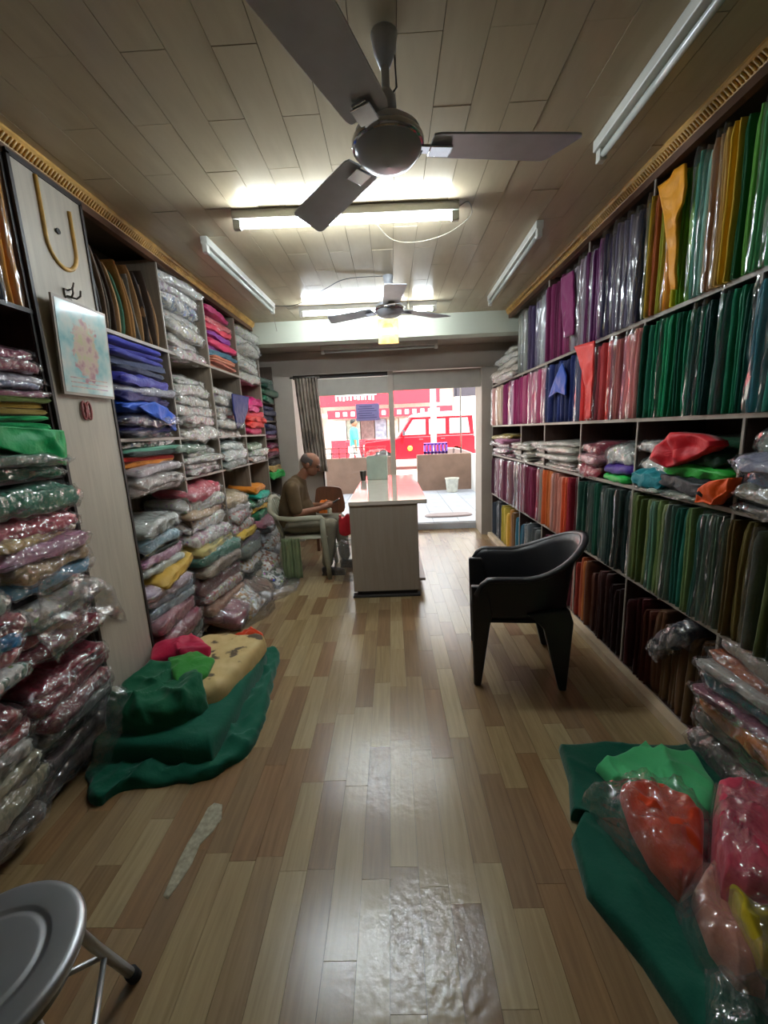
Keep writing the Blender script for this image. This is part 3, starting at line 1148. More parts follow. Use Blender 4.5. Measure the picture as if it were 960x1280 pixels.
ceiling_fan('grey three-bladed ceiling fan with chrome ring, large blades', .029, 1.53, 2.35, 7, .48)
ceiling_fan('ceiling fan by the beam, above the counter end', .03, 3.55, 2.40, 35, .46)

# wires
def wire(label, pts, r=.003, m='wire'):
    P = [Vector(p) for p in pts]
    out = []
    for i in range(len(P) - 1):
        p0, p1, p2, p3 = P[max(i - 1, 0)], P[i], P[i + 1], P[min(i + 2, len(P) - 1)]
        for k in range(8):
            u = k / 8
            out.append(.5 * ((2 * p1) + (p2 - p0) * u + (2 * p0 - 5 * p1 + 4 * p2 - p3) * u * u + (3 * p1 - p0 - 3 * p2 + p3) * u ** 3))
    out.append(P[-1])
    o = MB().tube(out, r, 6).build('electric_wire', M[m], None, smooth=True)
    return tag(o, label, 'wire')


wire('loose pale wire looping from the end of the lit tube', [(.41, 2.53, 2.62), (.47, 2.52, 2.645), (.50, 2.62, 2.62), (.38, 2.78, 2.60), (.2, 2.84, 2.59), (.05, 2.80, 2.60), (-.05, 2.62, 2.63)])
wire('thin wire running on the ceiling toward the fan by the beam', [(-1.05, 4.1, 2.63), (-.8, 4.0, 2.60), (-.5, 3.7, 2.62), (-.3, 3.55, 2.64), (.0, 3.55, 2.645)], m='darkwire')
wire('thin wire hanging at the end of the unlit tube', [(-1.045, 4.12, 2.62), (-1.05, 4.15, 2.52), (-1.04, 4.16, 2.42)], .0025)

# picture on the beam
t = empty('beam_picture', (.02, 4.715, 2.365))
box('picture_frame', -.108, .108, -.012, .015, 0, .255, M['crown'], t, bevel=.004)
box('print', -.098, .098, -.016, -.010, .012, .243, M['yellowpic'], t)
MB().prism([(p.x, p.y) for p in smooth_closed([(-.055, .09), (.05, .085), (.065, .15), (.03, .20), (-.04, .20), (-.065, .15)], 28)], 'Y', -.019, -.012).build('printed_figure', M['orangepic'], t)
tag(t, 'small yellow framed picture with orange portrait on the beam', 'picture')

# ------------------------------------------------------------------ counter
ct = empty('shop_counter', (-.08, 3.46, 0))
box('body', -.30, .285, .0, 1.98, .055, .83, M['counter'], ct)
box('plinth', -.27, .265, .012, 1.96, 0, .055, M['plinth'], ct)
MB().box(-.305, .365, -.012, 2.02, .83, .866).build('countertop', M['countertop'], ct, bevel=.005)
box('foot_rail', .285, .345, .1, 1.9, .10, .125, M['counter'], ct)
box('floor_cloth', -.31, .29, -.02, .06, .0, .02, M['plinth'], ct, bevel=.006)
tag(ct, 'beige laminate shop counter with glossy top by the doorway', 'counter')

t = empty('pale_carton', (-.18, 5.1, .866))
MB().box(-.125, .125, -.1, .1, 0, .29).build('body', M['palegreen'], t, bevel=.008)
box('lid', -.13, .13, -.105, .105, .255, .275, M['palegreen'], t)
tag(t, 'pale green upright box standing on the counter', 'box')
o = mound('plastic_bundle', [(-.30, 5.02), (-.18, 4.99), (-.06, 5.02), (-.05, 5.12), (-.12, 5.18), (-.27, 5.16)], .055, M['bagfilm'], z0=1.156, seed=5, wr=.02, freq=22, sharp=True)
tag(o, 'crumpled clear plastic bundle on top of the pale green box', 'plastic bag')
t = empty('steel_tumbler', (-.352, 5.0, .866))
MB().lathe([(.030, 0), (.034, .05), (.040, .11), (.041, .115), (.037, .112), (.03, .01)], 20).build('cup', M['darksteel'], t, smooth=True)
tag(t, 'small dark tumbler standing on the counter', 'tumbler')

# ------------------------------------------------------------------ black tub chair
def tub_chair():
    t = empty('plastic_armchair', (.735, 2.345, 0), 0)
    m = M['blackplastic']
    # local: chair faces -X; shell is a U swept around the back (+X)
    nU, nS = 40, 8

    def plan(u):  # u -1..1 along the U, near arm (-Y) to far arm (+Y)
        a = abs(u)
        s = 1 if u > 0 else -1
        if a < .55:
            th = a / .55 * (pi / 2)
            return Vector((.02 + .27 * cos(th), s * .27 * sin(th)))
        k = (a - .55) / .45
        return Vector((.02 - .31 * k, s * (.27 + .015 * k)))

    def toph(u):
        a = abs(u)
        b = max(0, 1 - a / .62)
        z = .672 + .175 * (b * b * (3 - 2 * b))
        if a > .88:
            z -= .09 * ((a - .88) / .12) ** 2
        return z

    def both(u):
        return .405 + .02 * (1 - abs(u))
    v, f = [], []
    for side in (0, 1):
        for i in range(nU + 1):
            u = -1 + 2 * i / nU
            p = plan(u)
            out = Vector((p.x - .0, p.y)).normalized() if abs(u) < .55 else Vector((0, 1 if u > 0 else -1))
            for j in range(nS + 1):
                s = j / nS
                z = both(u) + (toph(u) - both(u)) * s
                fl = .05 * s * (max(0, 1 - abs(u) / .6)) + .035 * s ** 3 - .01
                q = p + out * (fl + (0.0 if side else -.016))
                v.append((q.x, q.y, z))
    o = (nU + 1) * (nS + 1)
    W = nS + 1
    for i in range(nU):
        for j in range(nS):
            f.append((i * W + j, i * W + j + 1, (i + 1) * W + j + 1, (i + 1) * W + j))
            f.append((o + i * W + j, o + (i + 1) * W + j, o + (i + 1) * W + j + 1, o + i * W + j + 1))
        f.append((i * W + nS, o + i * W + nS, o + (i + 1) * W + nS, (i + 1) * W + nS))
        f.append((i * W, (i + 1) * W, o + (i + 1) * W, o + i * W))
    for j in range(nS):
        f.append((j, o + j, o + j + 1, j + 1))
        f.append((nU * W + j, nU * W + j + 1, o + nU * W + j + 1, o + nU * W + j))
    obj('backrest_shell', v, f, m, t)
    # rolled rim along the top edge of the shell
    rim = []
    for i in range(nU + 1):
        u = -1 + 2 * i / nU
        p = plan(u)
        out = Vector((p.x, p.y)).normalized() if abs(u) < .55 else Vector((0, 1 if u > 0 else -1))
        q = p + out * (.05 * max(0, 1 - abs(u) / .6) + .034)
        rim.append((q.x, q.y, toph(u)))
    MB().tube(rim, [(.016, .024)] * len(rim), 10).build('armrest_rim', m, t, smooth=True)
    # seat
    pts = [plan(-1 + 2 * i / 30) for i in range(31)]
    ol = [Vector((p.x, p.y, 0)) for p in pts]
    mound('seat', ol, .02, m, z0=.405, wr=0, rings=8, raw=True, parent=t, k=6)
    box('front_apron', -.305, -.275, -.27, .27, .37, .43, m, t, bevel=.01)

    for sg in (-1, 1):
        ya, yb = sorted((sg * .243, sg * .285))
        MB().prism([(-.318, .62), (-.225, .62), (-.190, .46), (-.205, .40), (-.258, .0), (-.302, .0)], 'Y', ya, yb).build('leg', m, t, bevel=.010)
        MB().prism([(.0, .46), (.235, .50), (.262, .42), (.238, .0), (.196, .0), (.098, .375), (.06, .415)], 'Y', ya, yb).build('leg', m, t, bevel=.010)
    tag(t, 'black plastic tub armchair standing before the bolt rack', 'chair')
    t.rotation_euler = (0, 0, radians(-9))
    t.scale = (.92, .95, .965)
    return t


tub = tub_chair()

# ------------------------------------------------------------------ beige monobloc chair with the man
def monobloc():
    t = empty('garden_chair', (-.93, 4.22, 0), 0)   # faces +X
    m = M['beigeplastic']
    mound('seat', [(-.2, -.21), (.22, -.23), (.24, 0), (.22, .23), (-.2, .21), (-.22, 0)], .022, m, z0=.42, wr=0, rings=8, parent=t, k=6)
    for s in (-1, 1):
        MB().tube([(-.18, s * .2, .43), (-.23, s * .225, .22), (-.26, s * .245, 0)], [(.032, .026), (.028, .022), (.022, .018)], 8).build('leg', m, t, smooth=True)
        MB().tube([(.22, s * .265, .63), (.225, s * .255, .43), (.245, s * .255, .2), (.26, s * .26, 0)], [(.024, .030), (.03, .026), (.028, .022), (.022, .018)], 8).build('leg', m, t, smooth=True)
        arm = [(-.30, s * .20, .79), (-.295, s * .245, .72), (-.22, s * .275, .655), (-.05, s * .285, .635), (.12, s * .28, .64), (.21, s * .268, .635), (.235, s * .262, .60)]
        MB().tube(arm, [(.016, .024)] * 3 + [(.014, .030)] * 3 + [(.014, .024)], 8).build('armrest', m, t, smooth=True)
    back = [(-.19, -.2, .43), (-.245, -.215, .6), (-.30, -.19, .76), (-.325, -.11, .815), (-.33, 0, .83), (-.325, .11, .815), (-.30, .19, .76), (-.245, .215, .6), (-.19, .2, .43)]
    MB().tube(back, [(.018, .024)] * 9, 8).build('back_frame', m, t, smooth=True)
    for k in range(5):
        y = -.13 + k * .065
        MB().tube([(-.2, y * .95, .435), (-.26, y, .6), (-.325, y * .95, .82)], [(.008, .02)] * 3, 6).build('back_slat', m, t, smooth=True)
    tag(t, 'beige plastic garden chair the man sits on', 'chair')
    return t


mono = monobloc()
o = sheet('hanging_towel', [(-1.13 + .19 * i / 32, 3.93 + .017 * sin(i * .47) + .011 * sin(i * 1.13 + 1) + .006 * sin(i * 2.1)) for i in range(33)], .03, .44, plain('green_towel', '#7f8c66', rough=.9, bump=.5, bscale=40), None, th=.012, seed=8, flare=.05)
tag(o, 'olive green towel hanging from the seat of the beige chair', 'towel')


# ------------------------------------------------------------------ seated man
def person_seated():
    ox, oy = -.93, 4.22
    body = MB()

    def C(a, b, ra, rb, mb=body):
        mb.capsule((ox + a[0], oy + a[1], a[2]), (ox + b[0], oy + b[1], b[2]), ra, rb)
    # inner body: pelvis, torso, neck
    C((-.13, 0, .53), (-.10, 0, .75), .12, .13)
    C((-.10, 0, .75), (-.06, 0, .93), .13, .10)
    C((-.03, 0, .99), (.035, 0, 1.07), .055, .05)
    for s in (-1, 1):
        C((-.10, s * .09, .52), (.34 if s > 0 else .28, s * .11, .525), .075, .055)
    # calves, ankles (near leg is drawn back, far leg forward)
    C((.28, -.11, .52), (.22, -.13, .12), .05, .035)
    C((.34, .11, .52), (.38, .11, .12), .05, .035)
    # arms
    for s in (-1, 1):
        C((-.07, s * .185, .93), (-.03, s * .215, .68), .05, .042)
        C((-.03, s * .215, .675), (.17, s * .10, .70), .040, .028)
        # palm and fingers around the phone
        C((.17, s * .10, .70), (.235, s * .058, .715), .027, .025)
        for k, (dz, L) in enumerate(((.022, .075), (.008, .082), (-.006, .076), (-.018, .06))):
            a = (.24, s * .052, .715 + dz)
            b = (.24 + L * .55, s * .046, .72 + dz)
            c = (.24 + L * .95, s * .020, .722 + dz)
            C(a, b, .0095, .009)
            C(b, c, .009, .0075)
        C((.20, s * .065, .725), (.245, s * .04, .752), .011, .010)
        C((.245, s * .04, .752), (.285, s * .02, .748), .010, .008)
    # head, bowed forward
    hm = Matrix.Translation((ox + .095, oy, 1.145)) @ Matrix.Rotation(radians(24), 4, 'Y')

    def E(c, r, mb=body):
        mb.ellipsoid(hm @ Vector(c), r, hm.to_3x3().to_4x4(), 18, 12)
    E((-.005, 0, .03), (.098, .076, .09))
    E((.03, 0, -.035), (.062, .058, .075))
    E((.05, 0, -.075), (.035, .04, .03))
    E((.092, 0, -.012), (.016, .013, .024))
    E((.100, 0, -.026), (.016, .017, .012))
    E((.082, 0, .022), (.02, .05, .012))
    E((.083, 0, -.058), (.012, .026, .008))
    E((.081, 0, -.071), (.012, .024, .008))
    for s in (-1, 1):
        E((-.012, s * .078, -.008), (.02, .009, .032))
    b = body.remesh('person', M['skin'], .0065, smooth_it=3)
    tag(b, 'seated balding man in brown shirt looking at a phone', 'person')
    # shirt
    sh = MB()
    C((-.13, 0, .56), (-.11, 0, .72), .155, .155, sh)
    C((-.12, -.05, .70), (-.085, -.06, .90), .14, .115, sh)
    C((-.12, .05, .70), (-.085, .06, .90), .14, .115, sh)
    C((-.07, 0, .82), (-.05, 0, .955), .13, .095, sh)
    C((-.035, 0, .97), (-.025, 0, .99), .07, .064, sh)
    C((-.02, 0, .62), (-.03, 0, .70), .14, .13, sh)
    for s in (-1, 1):
        C((-.075, s * .10, .955), (-.07, s * .175, .93), .075, .07, sh)
        C((-.07, s * .185, .93), (-.035, s * .215, .72), .072, .063, sh)
    so = sh.remesh('shirt', M['shirt'], .011, b, smooth_it=4)
    tr = MB()
    C((-.14, 0, .52), (-.10, 0, .54), .145, .14, tr)
    for s in (-1, 1):
        C((-.10, s * .09, .525), (.34 if s > 0 else .28, s * .11, .53), .098, .075, tr)
    C((.28, -.11, .525), (.225, -.13, .14), .075, .058, tr)
    C((.34, .11, .525), (.38, .11, .14), .075, .058, tr)
    tr.remesh('trousers', M['trousers'], .011, b, smooth_it=4)
    for x, y, dx in ((.20, -.13, .17), (.36, .11, .17)):
        f = MB()
        f.capsule((ox + x, oy + y, .055), (ox + x + dx, oy + y, .035), .045, .034)
        f.box(ox + x - .04, ox + x + dx + .035, oy + y - .04, oy + y + .04, .0, .02)
        f.remesh('shoe', M['shoe'], .009, b, smooth_it=3)
    # hair: a fringe round the back and sides of the head
    hv, hf = [], []
    nu, nw = 22, 10
    for lay in (1.0, 1.05):
        for i in range(nu + 1):
            az = radians(72 + 216 * i / nu)
            for j in range(nw + 1):
                topz = .72 if abs(az - pi) < 1.0 else .55 - .25 * (abs(az - pi) - 1.0)
                el = -.35 + (topz + .35) * j / nw
                p = Vector((.098 * cos(el) * cos(az), .076 * cos(el) * sin(az), .09 * sin(el))) * (lay + (.02 if 0 < j < nw else -.012)) + Vector((-.005, 0, .03))
                hv.append(hm @ p)
    off = (nu + 1) * (nw + 1)
    for lay in (0, 1):
        for i in range(nu):
            for j in range(nw):
                q = [lay * off + i * (nw + 1) + j, lay * off + i * (nw + 1) + j + 1, lay * off + (i + 1) * (nw + 1) + j + 1, lay * off + (i + 1) * (nw + 1) + j]
                hf.append(tuple(q if lay == 0 else q[::-1]))
    obj('hair', hv, hf, M['hair'], b)
    eb = MB()
    for s in (-1, 1):
        eb.ellipsoid(hm @ Vector((.083, s * .030, .005)), (.010, .013, .007), hm.to_3x3().to_4x4(), 10, 6)
        eb.ellipsoid(hm @ Vector((.094, s * .032, .026)), (.006, .02, .005), hm.to_3x3().to_4x4(), 10, 6)
    eb.build('eye', M['shoe'], b, smooth=True)
    # phone
    ph = empty('mobile_phone', (ox + .305, oy, .742))
    ph.rotation_euler = (0, radians(-28), 0)
    MB().box(-.075, .075, -.037, .037, -.005, .005).build('case', M['phone'], ph, bevel=.003)
    box('screen', -.07, .07, -.034, .034, .005, .006, M['carglass'], ph)
    tag(ph, 'black mobile phone held in the seated man hands', 'phone')
    return b


person_seated()

# brown chair behind the man with an orange cloth
t = empty('wooden_chair', (-.83, 5.15, 0))
MB().box(-.15, .15, -.17, .17, .40, .43).build('seat', M['woodbrown'], t, bevel=.006)
for sx in (-1, 1):
    for sy in (-1, 1):
        MB().box(sx * .13 - .018, sx * .13 + .018, sy * .15 - .018, sy * .15 + .018, 0, .40).build('leg', M['woodbrown'], t)
MB().prism([(p.x, p.y) for p in smooth_closed([(-.17, .43), (.17, .43), (.175, .68), (.12, .76), (-.12, .77), (-.175, .68)], 28)], 'Y', .13, .16).build('backrest', M['woodbrown'], t)
tag(t, 'small brown wooden chair behind the seated man', 'chair')
o = mound('crumpled_cloth', [(-.93, 5.02), (-.82, 5.0), (-.79, 5.12), (-.84, 5.2), (-.93, 5.18)], .17, M['cloth'], z0=.43, seed=9, wr=.03, freq=14, sharp=True, color='#e0762a')
tag(o, 'crumpled orange cloth on the brown wooden chair', 'cloth')
# red bag and silvery packet beside the counter
bagv = MB()
bagv.prism([(p.x, p.y) for p in smooth_closed([(-.05, 0), (.05, 0), (.06, .10), (.05, .18), (.02, .20), (-.02, .16), (-.05, .19), (-.06, .10)], 28)], 'Y', -.05, .05)
o = bagv.build('red_carrier', M['redplastic'], None, bevel=.012, smooth=True)
o.location = (-.485, 3.98, .46)
tag(o, 'small red plastic carrier hanging beside the counter', 'bag')
o = mound('waste_bag', [(-.60, 3.9), (-.45, 3.86), (-.40, 4.0), (-.41, 4.2), (-.55, 4.22), (-.63, 4.08)], .36, M['bagfilm'], seed=15, wr=.05, freq=16, sharp=True, k=3)
tag(o, 'clear plastic bag of scraps on the floor against the counter', 'bag')
box('hook_bar', -.49, -.38, 3.965, 3.995, .62, .635, M['darksteel'])
hb = bpy.data.objects['hook_bar']
tag(hb, 'small metal bar fixed to the counter holding the red carrier', 'hook')

# ------------------------------------------------------------------ steel stool
t = empty('steel_stool', (-.845, .605, 0))
MB().lathe([(.0, .43), (.15, .428), (.160, .424), (.168, .428), (.170, .440), (.166, .448), (.158, .4512), (.152, .4514), (.114, .4514), (.109, .451), (.104, .4485), (.099, .4485), (.094, .451), (.088, .4514), (.03, .4514), (.0, .4514)], 56).build('seat', M['steel'], t, smooth=True)
MB().lathe([(.14, .39), (.148, .39), (.148, .43), (.14, .43)], 40).build('seat_ring', M['darksteel'], t, smooth=True)
for k in range(4):
    a = radians(72 + 90 * k)
    d = Vector((cos(a), sin(a), 0))
    lg = MB().tube([d * .125 + Vector((0, 0, .43)), d * .19 + Vector((0, 0, .22)), d * .258 + Vector((0, 0, .02))], .0115, 10).build('leg', M['steel'], t, smooth=True)
    MB().tube([d * .254 + Vector((0, 0, .035)), d * .264], .016, 10).build('rubber_foot', M['rubber'], lg, smooth=True)
    a2 = a + pi / 2
    d2 = Vector((cos(a2), sin(a2), 0))
    MB().tube([d * .205 + Vector((0, 0, .17)), d2 * .205 + Vector((0, 0, .17))], .007, 8).build('stretcher', M['steel'], t, smooth=True)
tag(t, 'round steel stool with ringed seat on bare floor', 'stool')

# ------------------------------------------------------------------ cushions and heaps on the floor
o = mound('floor_mattress', [(-1.42, 1.70), (-1.40, 1.60), (-1.1, 1.57), (-.88, 1.56), (-.84, 1.62), (-.83, 2.0), (-.84, 2.36), (-.90, 2.42), (-1.15, 2.42), (-1.41, 2.40)], .13, M['cloth'], seed=2, wr=.014, freq=6, rings=24, n=120, color='#0a5843', k=16, crease=.6)
tag(o, 'emerald green floor mattress beside the pale panel', 'mattress')
mound('cover_skirt', [(-1.44, 1.66), (-1.36, 1.50), (-1.30, 1.41), (-1.24, 1.40), (-1.20, 1.46), (-1.0, 1.49), (-.84, 1.52), (-.73, 1.64), (-.71, 1.8), (-.73, 2.0), (-.77, 2.3), (-.81, 2.54), (-.90, 2.57), (-1.0, 2.48), (-1.4, 2.42)], .035, M['cloth'], seed=12, wr=.035, freq=8, rings=24, n=140, color='#0a5843', k=14, crease=.9, parent=o).color = (*hexc('#0a5843'), 1)
o = mound('patterned_quilt', [(-1.30, 1.95), (-1.05, 1.84), (-.96, 1.83), (-.90, 1.92), (-.85, 2.2), (-.86, 2.44), (-1.02, 2.46), (-1.3, 2.42)], .10, M['pattern_cream'], z0=.115, seed=4, wr=.016, freq=9, rings=20, n=90, k=12)
tag(o, 'cream leaf-patterned folded quilt on the emerald mattress', 'quilt')
o = mound('green_garment', [(-1.41, 1.76), (-1.36, 1.66), (-1.2, 1.64), (-1.03, 1.68), (-.97, 1.80), (-1.03, 1.92), (-1.08, 2.05), (-1.27, 2.08), (-1.41, 1.98)], .13, M['cloth'], z0=.12, seed=6, wr=.05, freq=7.5, rings=26, n=110, color='#0e5a3c', k=6, crease=.9)
tag(o, 'heaped dark green garment on the emerald mattress', 'cloth')
o = mound('green_square', [(-1.27, 2.04), (-1.16, 1.88), (-1.07, 1.80), (-1.01, 1.94), (-1.03, 2.08), (-1.14, 2.12)], .018, M['cloth'], z0=.262, seed=7, wr=.016, freq=12, n=72, color='#2f8030', zfn=lambda x, y: -.30 * max(0, x + 1.14) - .1 * max(0, 1.9 - y), lin=True)
tag(o, 'bright green cloth square over the dark green garment', 'cloth')
o = mound('rose_cloth', [(-1.41, 2.18), (-1.36, 2.03), (-1.26, 2.07), (-1.17, 2.06), (-1.09, 2.16), (-1.16, 2.25), (-1.3, 2.28)], .07, M['satin'], z0=.215, seed=8, wr=.04, freq=7, n=84, rings=18, color='#b81c44', k=4, crease=1.0)
tag(o, 'crumpled crimson cloth beside the pale panel', 'cloth')
o = mound('orange_cloth', [(-1.08, 2.45), (-.95, 2.40), (-.86, 2.42), (-.89, 2.49), (-1.0, 2.52)], .06, M['cloth'], z0=.15, seed=11, wr=.03, freq=14, n=50, color='#e04a24', k=3, lin=True)
tag(o, 'small orange red cloth at the far end of the patterned quilt', 'cloth')

o = mound('floor_mattress', [(.70, 1.625), (.9, 1.63), (1.245, 1.60), (1.29, 1.5), (1.29, 1.2), (1.29, .9), (1.28, .45), (.75, .45), (.66, .68), (.62, .86), (.55, 1.03), (.575, 1.2), (.645, 1.28), (.61, 1.29), (.67, 1.45)], .042, M['cloth'], seed=3, wr=.022, freq=5, rings=26, n=150, color='#085240', k=26, crease=.9, lin=True)
tag(o, 'thin teal green floor mattress beneath the mint cloth', 'mattress')


def pix(pts, Z):
    return [at(px, py, Z=Z).to_2d().to_3d() for px, py in pts]


o = mound('mint_cloth', pix([(745, 955), (783, 940), (806, 930), (815, 938), (868, 937), (896, 978), (890, 1015), (865, 1010), (835, 990), (800, 985), (765, 975)], .09), .035, M['cloth'], z0=.056, seed=13, wr=.035, freq=6, n=120, rings=26, color='#54c47e', k=10, lin=True, crease=.8)
tag(o, 'crumpled mint green cloth on the thin mattress', 'cloth')


def bagged(label, px, Z, h, z0, color, seed, k=8, bag=None, wr=.03):
    ol = pix(px, Z)
    o = mound('bagged_cloth', ol, h, M['cloth'], z0=z0, seed=seed, wr=wr, freq=9, n=84, rings=18, color=color, k=k, crease=1.0, lin=True)
    tag(o, label, 'cloth')
    bl = pix(bag, Z) if bag else None
    if bl is None:
        c = sum(ol, Vector()) / len(ol)
        bl = [c + (p - c) * 1.12 for p in ol]
    mound('plastic_bag', bl, h + .018, M['bagfilm'], z0=z0 - .004, seed=seed + 20, wr=.045, freq=11, sharp=True, n=96, rings=20, k=k * .6, parent=o, lin=True)
    return o


bagged('rust orange cloth in clear bag on the thin mattress', [(776, 980), (800, 968), (830, 975), (862, 1000), (882, 1022), (880, 1085), (852, 1106), (815, 1065), (790, 1020)], .13, .085, .06, '#cc4018', 21, bag=[(728, 984), (770, 972), (800, 958), (840, 968), (890, 1010), (890, 1090), (855, 1118), (800, 1065), (760, 1020)])
bagged('rose pink cloth in clear bag, topmost of the heap on the mattress', [(897, 974), (930, 972), (985, 985), (990, 1120), (935, 1112), (905, 1092), (894, 1040)], .24, .15, .10, '#cc4058', 22, k=9)
bagged('peach cloth in clear bag beneath the yellow cloth', [(866, 1108), (888, 1082), (915, 1100), (945, 1180), (960, 1225), (925, 1215), (890, 1170)], .12, .09, .056, '#d08a74', 24, k=5, bag=[(846, 1118), (878, 1078), (920, 1090), (960, 1180), (975, 1245), (920, 1230), (875, 1185)])
bagged('yellow cloth in clear bag beside the rose pink one', [(900, 1096), (916, 1092), (975, 1128), (985, 1215), (955, 1200), (925, 1150)], .18, .05, .13, '#c8b020', 23, k=6)
o = mound('clear_bag', pix([(882, 1200), (920, 1215), (980, 1235), (1000, 1290), (940, 1330), (885, 1290)], .1), .07, M['bagfilm'], z0=.056, seed=31, wr=.05, freq=12, sharp=True, n=90, rings=20, lin=True)
tag(o, 'empty clear plastic bag on the thin mattress edge', 'plastic bag')

# ------------------------------------------------------------------ bolts on the long rack
RK = 'behind the black chair'
G1, G2, G4, G5 = 'bolts on the top shelf', 'bolts on the second shelf', 'bolts on the fourth shelf', 'bolts on the bottom shelf'


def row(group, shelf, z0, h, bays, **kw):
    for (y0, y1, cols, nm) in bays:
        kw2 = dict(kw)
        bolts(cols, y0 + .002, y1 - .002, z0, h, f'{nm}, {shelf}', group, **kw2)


row(G1, 'top shelf', 1.945, .56, [
    (3.59, 4.30, ['#8a8d84s', '#74777as', '#8a8d84s', '#4a3d58', '#3c3050', '#4f4666', '#7a7684s', '#a0a0a4s', '#8a8890s'], 'grey and violet bay'),
    (2.91, 3.59, ['#6b1c48', '#74204e', '#5f1a40', '#7c2452', '#6b1c48', '#8c1f5c', '#93265fs', '#b0a4b0s', '#8d6f80s', '#a89ca8s'], 'plum bay'),
    (2.25, 2.91, ['#5c204f', '#c4bec8s', '#6a2f66', '#75406e', '#2b2348', '#4a3d66s', '#1e1a38', '#6d6582s', '#8a8498s', '#7a7490s', '#94909cs', '#2c2a44', '#324a3e'], 'violet bay'),
    (1.58, 2.25, ['#c8a822', '#a85a2c', '#9c9a2e', '#f2a818', '#e0861cs', '#cdbb22', '#6f9a2b', '#8cc03a', '#559c88s', '#8cc4b4s', '#b88e64s', '#c8a058s', '#dcb43a', '#1f5c34', '#5f9c3c', '#3c9456s'], 'yellow and green bay'),
    (1.22, 1.58, ['#46a066s', '#2f7a46', '#5aa878s', '#a87a8a', '#3a8a5a', '#46a066s'], 'sea green bay')], hj=.08)
row(G2, 'second shelf', 1.457, .455, [
    (4.23, 5.40, ['#d8a098', '#dcae9e', '#d8b8a0', '#dcc0a8', '#7d1a4e', '#86205a', '#7d1a4e', '#c8a0b4s', '#9c2d62', '#8a2456'], 'cream and plum bay'),
    (3.59, 4.23, ['#a8326a', '#c4708c', '#b03a6a', '#d892a8s', '#b8446e', '#e0a8b8s', '#c25a80', '#b8446e', '#d892a8s'], 'pink bay'),
    (2.91, 3.59, ['#1c2656', '#1e2a60', '#18204a', '#20306e', '#1c2656', '#18204a', '#1e2a60', '#2a3460', '#5a6080s'], 'navy bay'),
    (2.25, 2.91, ['#e03a38', '#e8564c', '#b85a58s', '#a84450', '#c04a4c', '#e84a40', '#a8606cs', '#d8847cs', '#9c5468', '#e88c8cs', '#e89490s'], 'red bay'),
    (1.58, 2.25, ['#0c4a3a', '#0f6048', '#147852', '#107050', '#18905e', '#1a9a66', '#147852', '#0f6048', '#12805c', '#0c4a44', '#148462s', '#0b3a38', '#0f6a54', '#2a3a38s', '#0f7050', '#157c58', '#0c5a48'], 'emerald bay'),
    (1.22, 1.58, ['#107888s', '#188a78', '#0f6a54', '#1c9470', '#0f6048', '#2a9a6a'], 'teal bay')], hj=.04)
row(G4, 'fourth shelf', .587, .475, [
    (4.23, 5.40, ['#4a1830', '#5e1c3a', '#b89aa0s', '#702848', '#8a4a5cs', '#5e1c3a', '#7a2a4a', '#9a6a70s', '#602038', '#8a8080s', '#54182e'], 'dusky plum bay'),
    (3.59, 4.23, ['#a8647cs', '#b87888s', '#741c3c', '#7c1e3e', '#6c1a38', '#82244a', '#701c3a', '#a83c54', '#a8948cs'], 'maroon bay'),
    (2.91, 3.59, ['#d0602c', '#c8682e', '#d07438', '#cc8c7c', '#d49888', '#c88474', '#e09c8a', '#e0623c', '#a01c2c', '#8a1828', '#50141c'], 'orange bay'),
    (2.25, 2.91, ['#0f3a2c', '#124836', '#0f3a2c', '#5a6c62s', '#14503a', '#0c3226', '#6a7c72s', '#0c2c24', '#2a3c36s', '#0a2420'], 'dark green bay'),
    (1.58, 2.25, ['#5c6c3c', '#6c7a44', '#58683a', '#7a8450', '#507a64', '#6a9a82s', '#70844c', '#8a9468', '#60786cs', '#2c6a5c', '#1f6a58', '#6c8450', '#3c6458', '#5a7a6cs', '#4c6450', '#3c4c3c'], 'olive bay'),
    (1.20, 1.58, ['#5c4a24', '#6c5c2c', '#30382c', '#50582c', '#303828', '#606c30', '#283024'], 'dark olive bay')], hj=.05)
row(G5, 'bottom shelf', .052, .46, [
    (4.40, 5.38, ['#2c3440', '#383c44', '#2c3038', '#3a3c40', '#b8a43c', '#c8b048', '#d8a83c', '#a8702c', '#6c4a2a'], 'yellow edged bay'),
    (3.59, 4.40, ['#2c6a80', '#3a7488', '#2a5468', '#50585c', '#6c7478s', '#484c4c', '#5c6060', '#403c40'], 'blue grey bay'),
    (2.91, 3.59, ['#602438', '#6c2c40', '#581e30', '#703044', '#501c2c', '#702c38', '#581e30', '#8a4030'], 'wine bay'),
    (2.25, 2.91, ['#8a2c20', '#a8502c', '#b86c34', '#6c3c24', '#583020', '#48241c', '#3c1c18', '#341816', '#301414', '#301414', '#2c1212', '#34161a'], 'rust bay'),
    (1.62, 2.25, ['#48181c', '#501c20', '#481a1c', '#5a2c20', '#6c4830', '#74583a', '#64482c', '#745438', '#6c5030', '#5c4028'], 'brown bay')], sleeve=.08, hj=.16, xf=1.31)

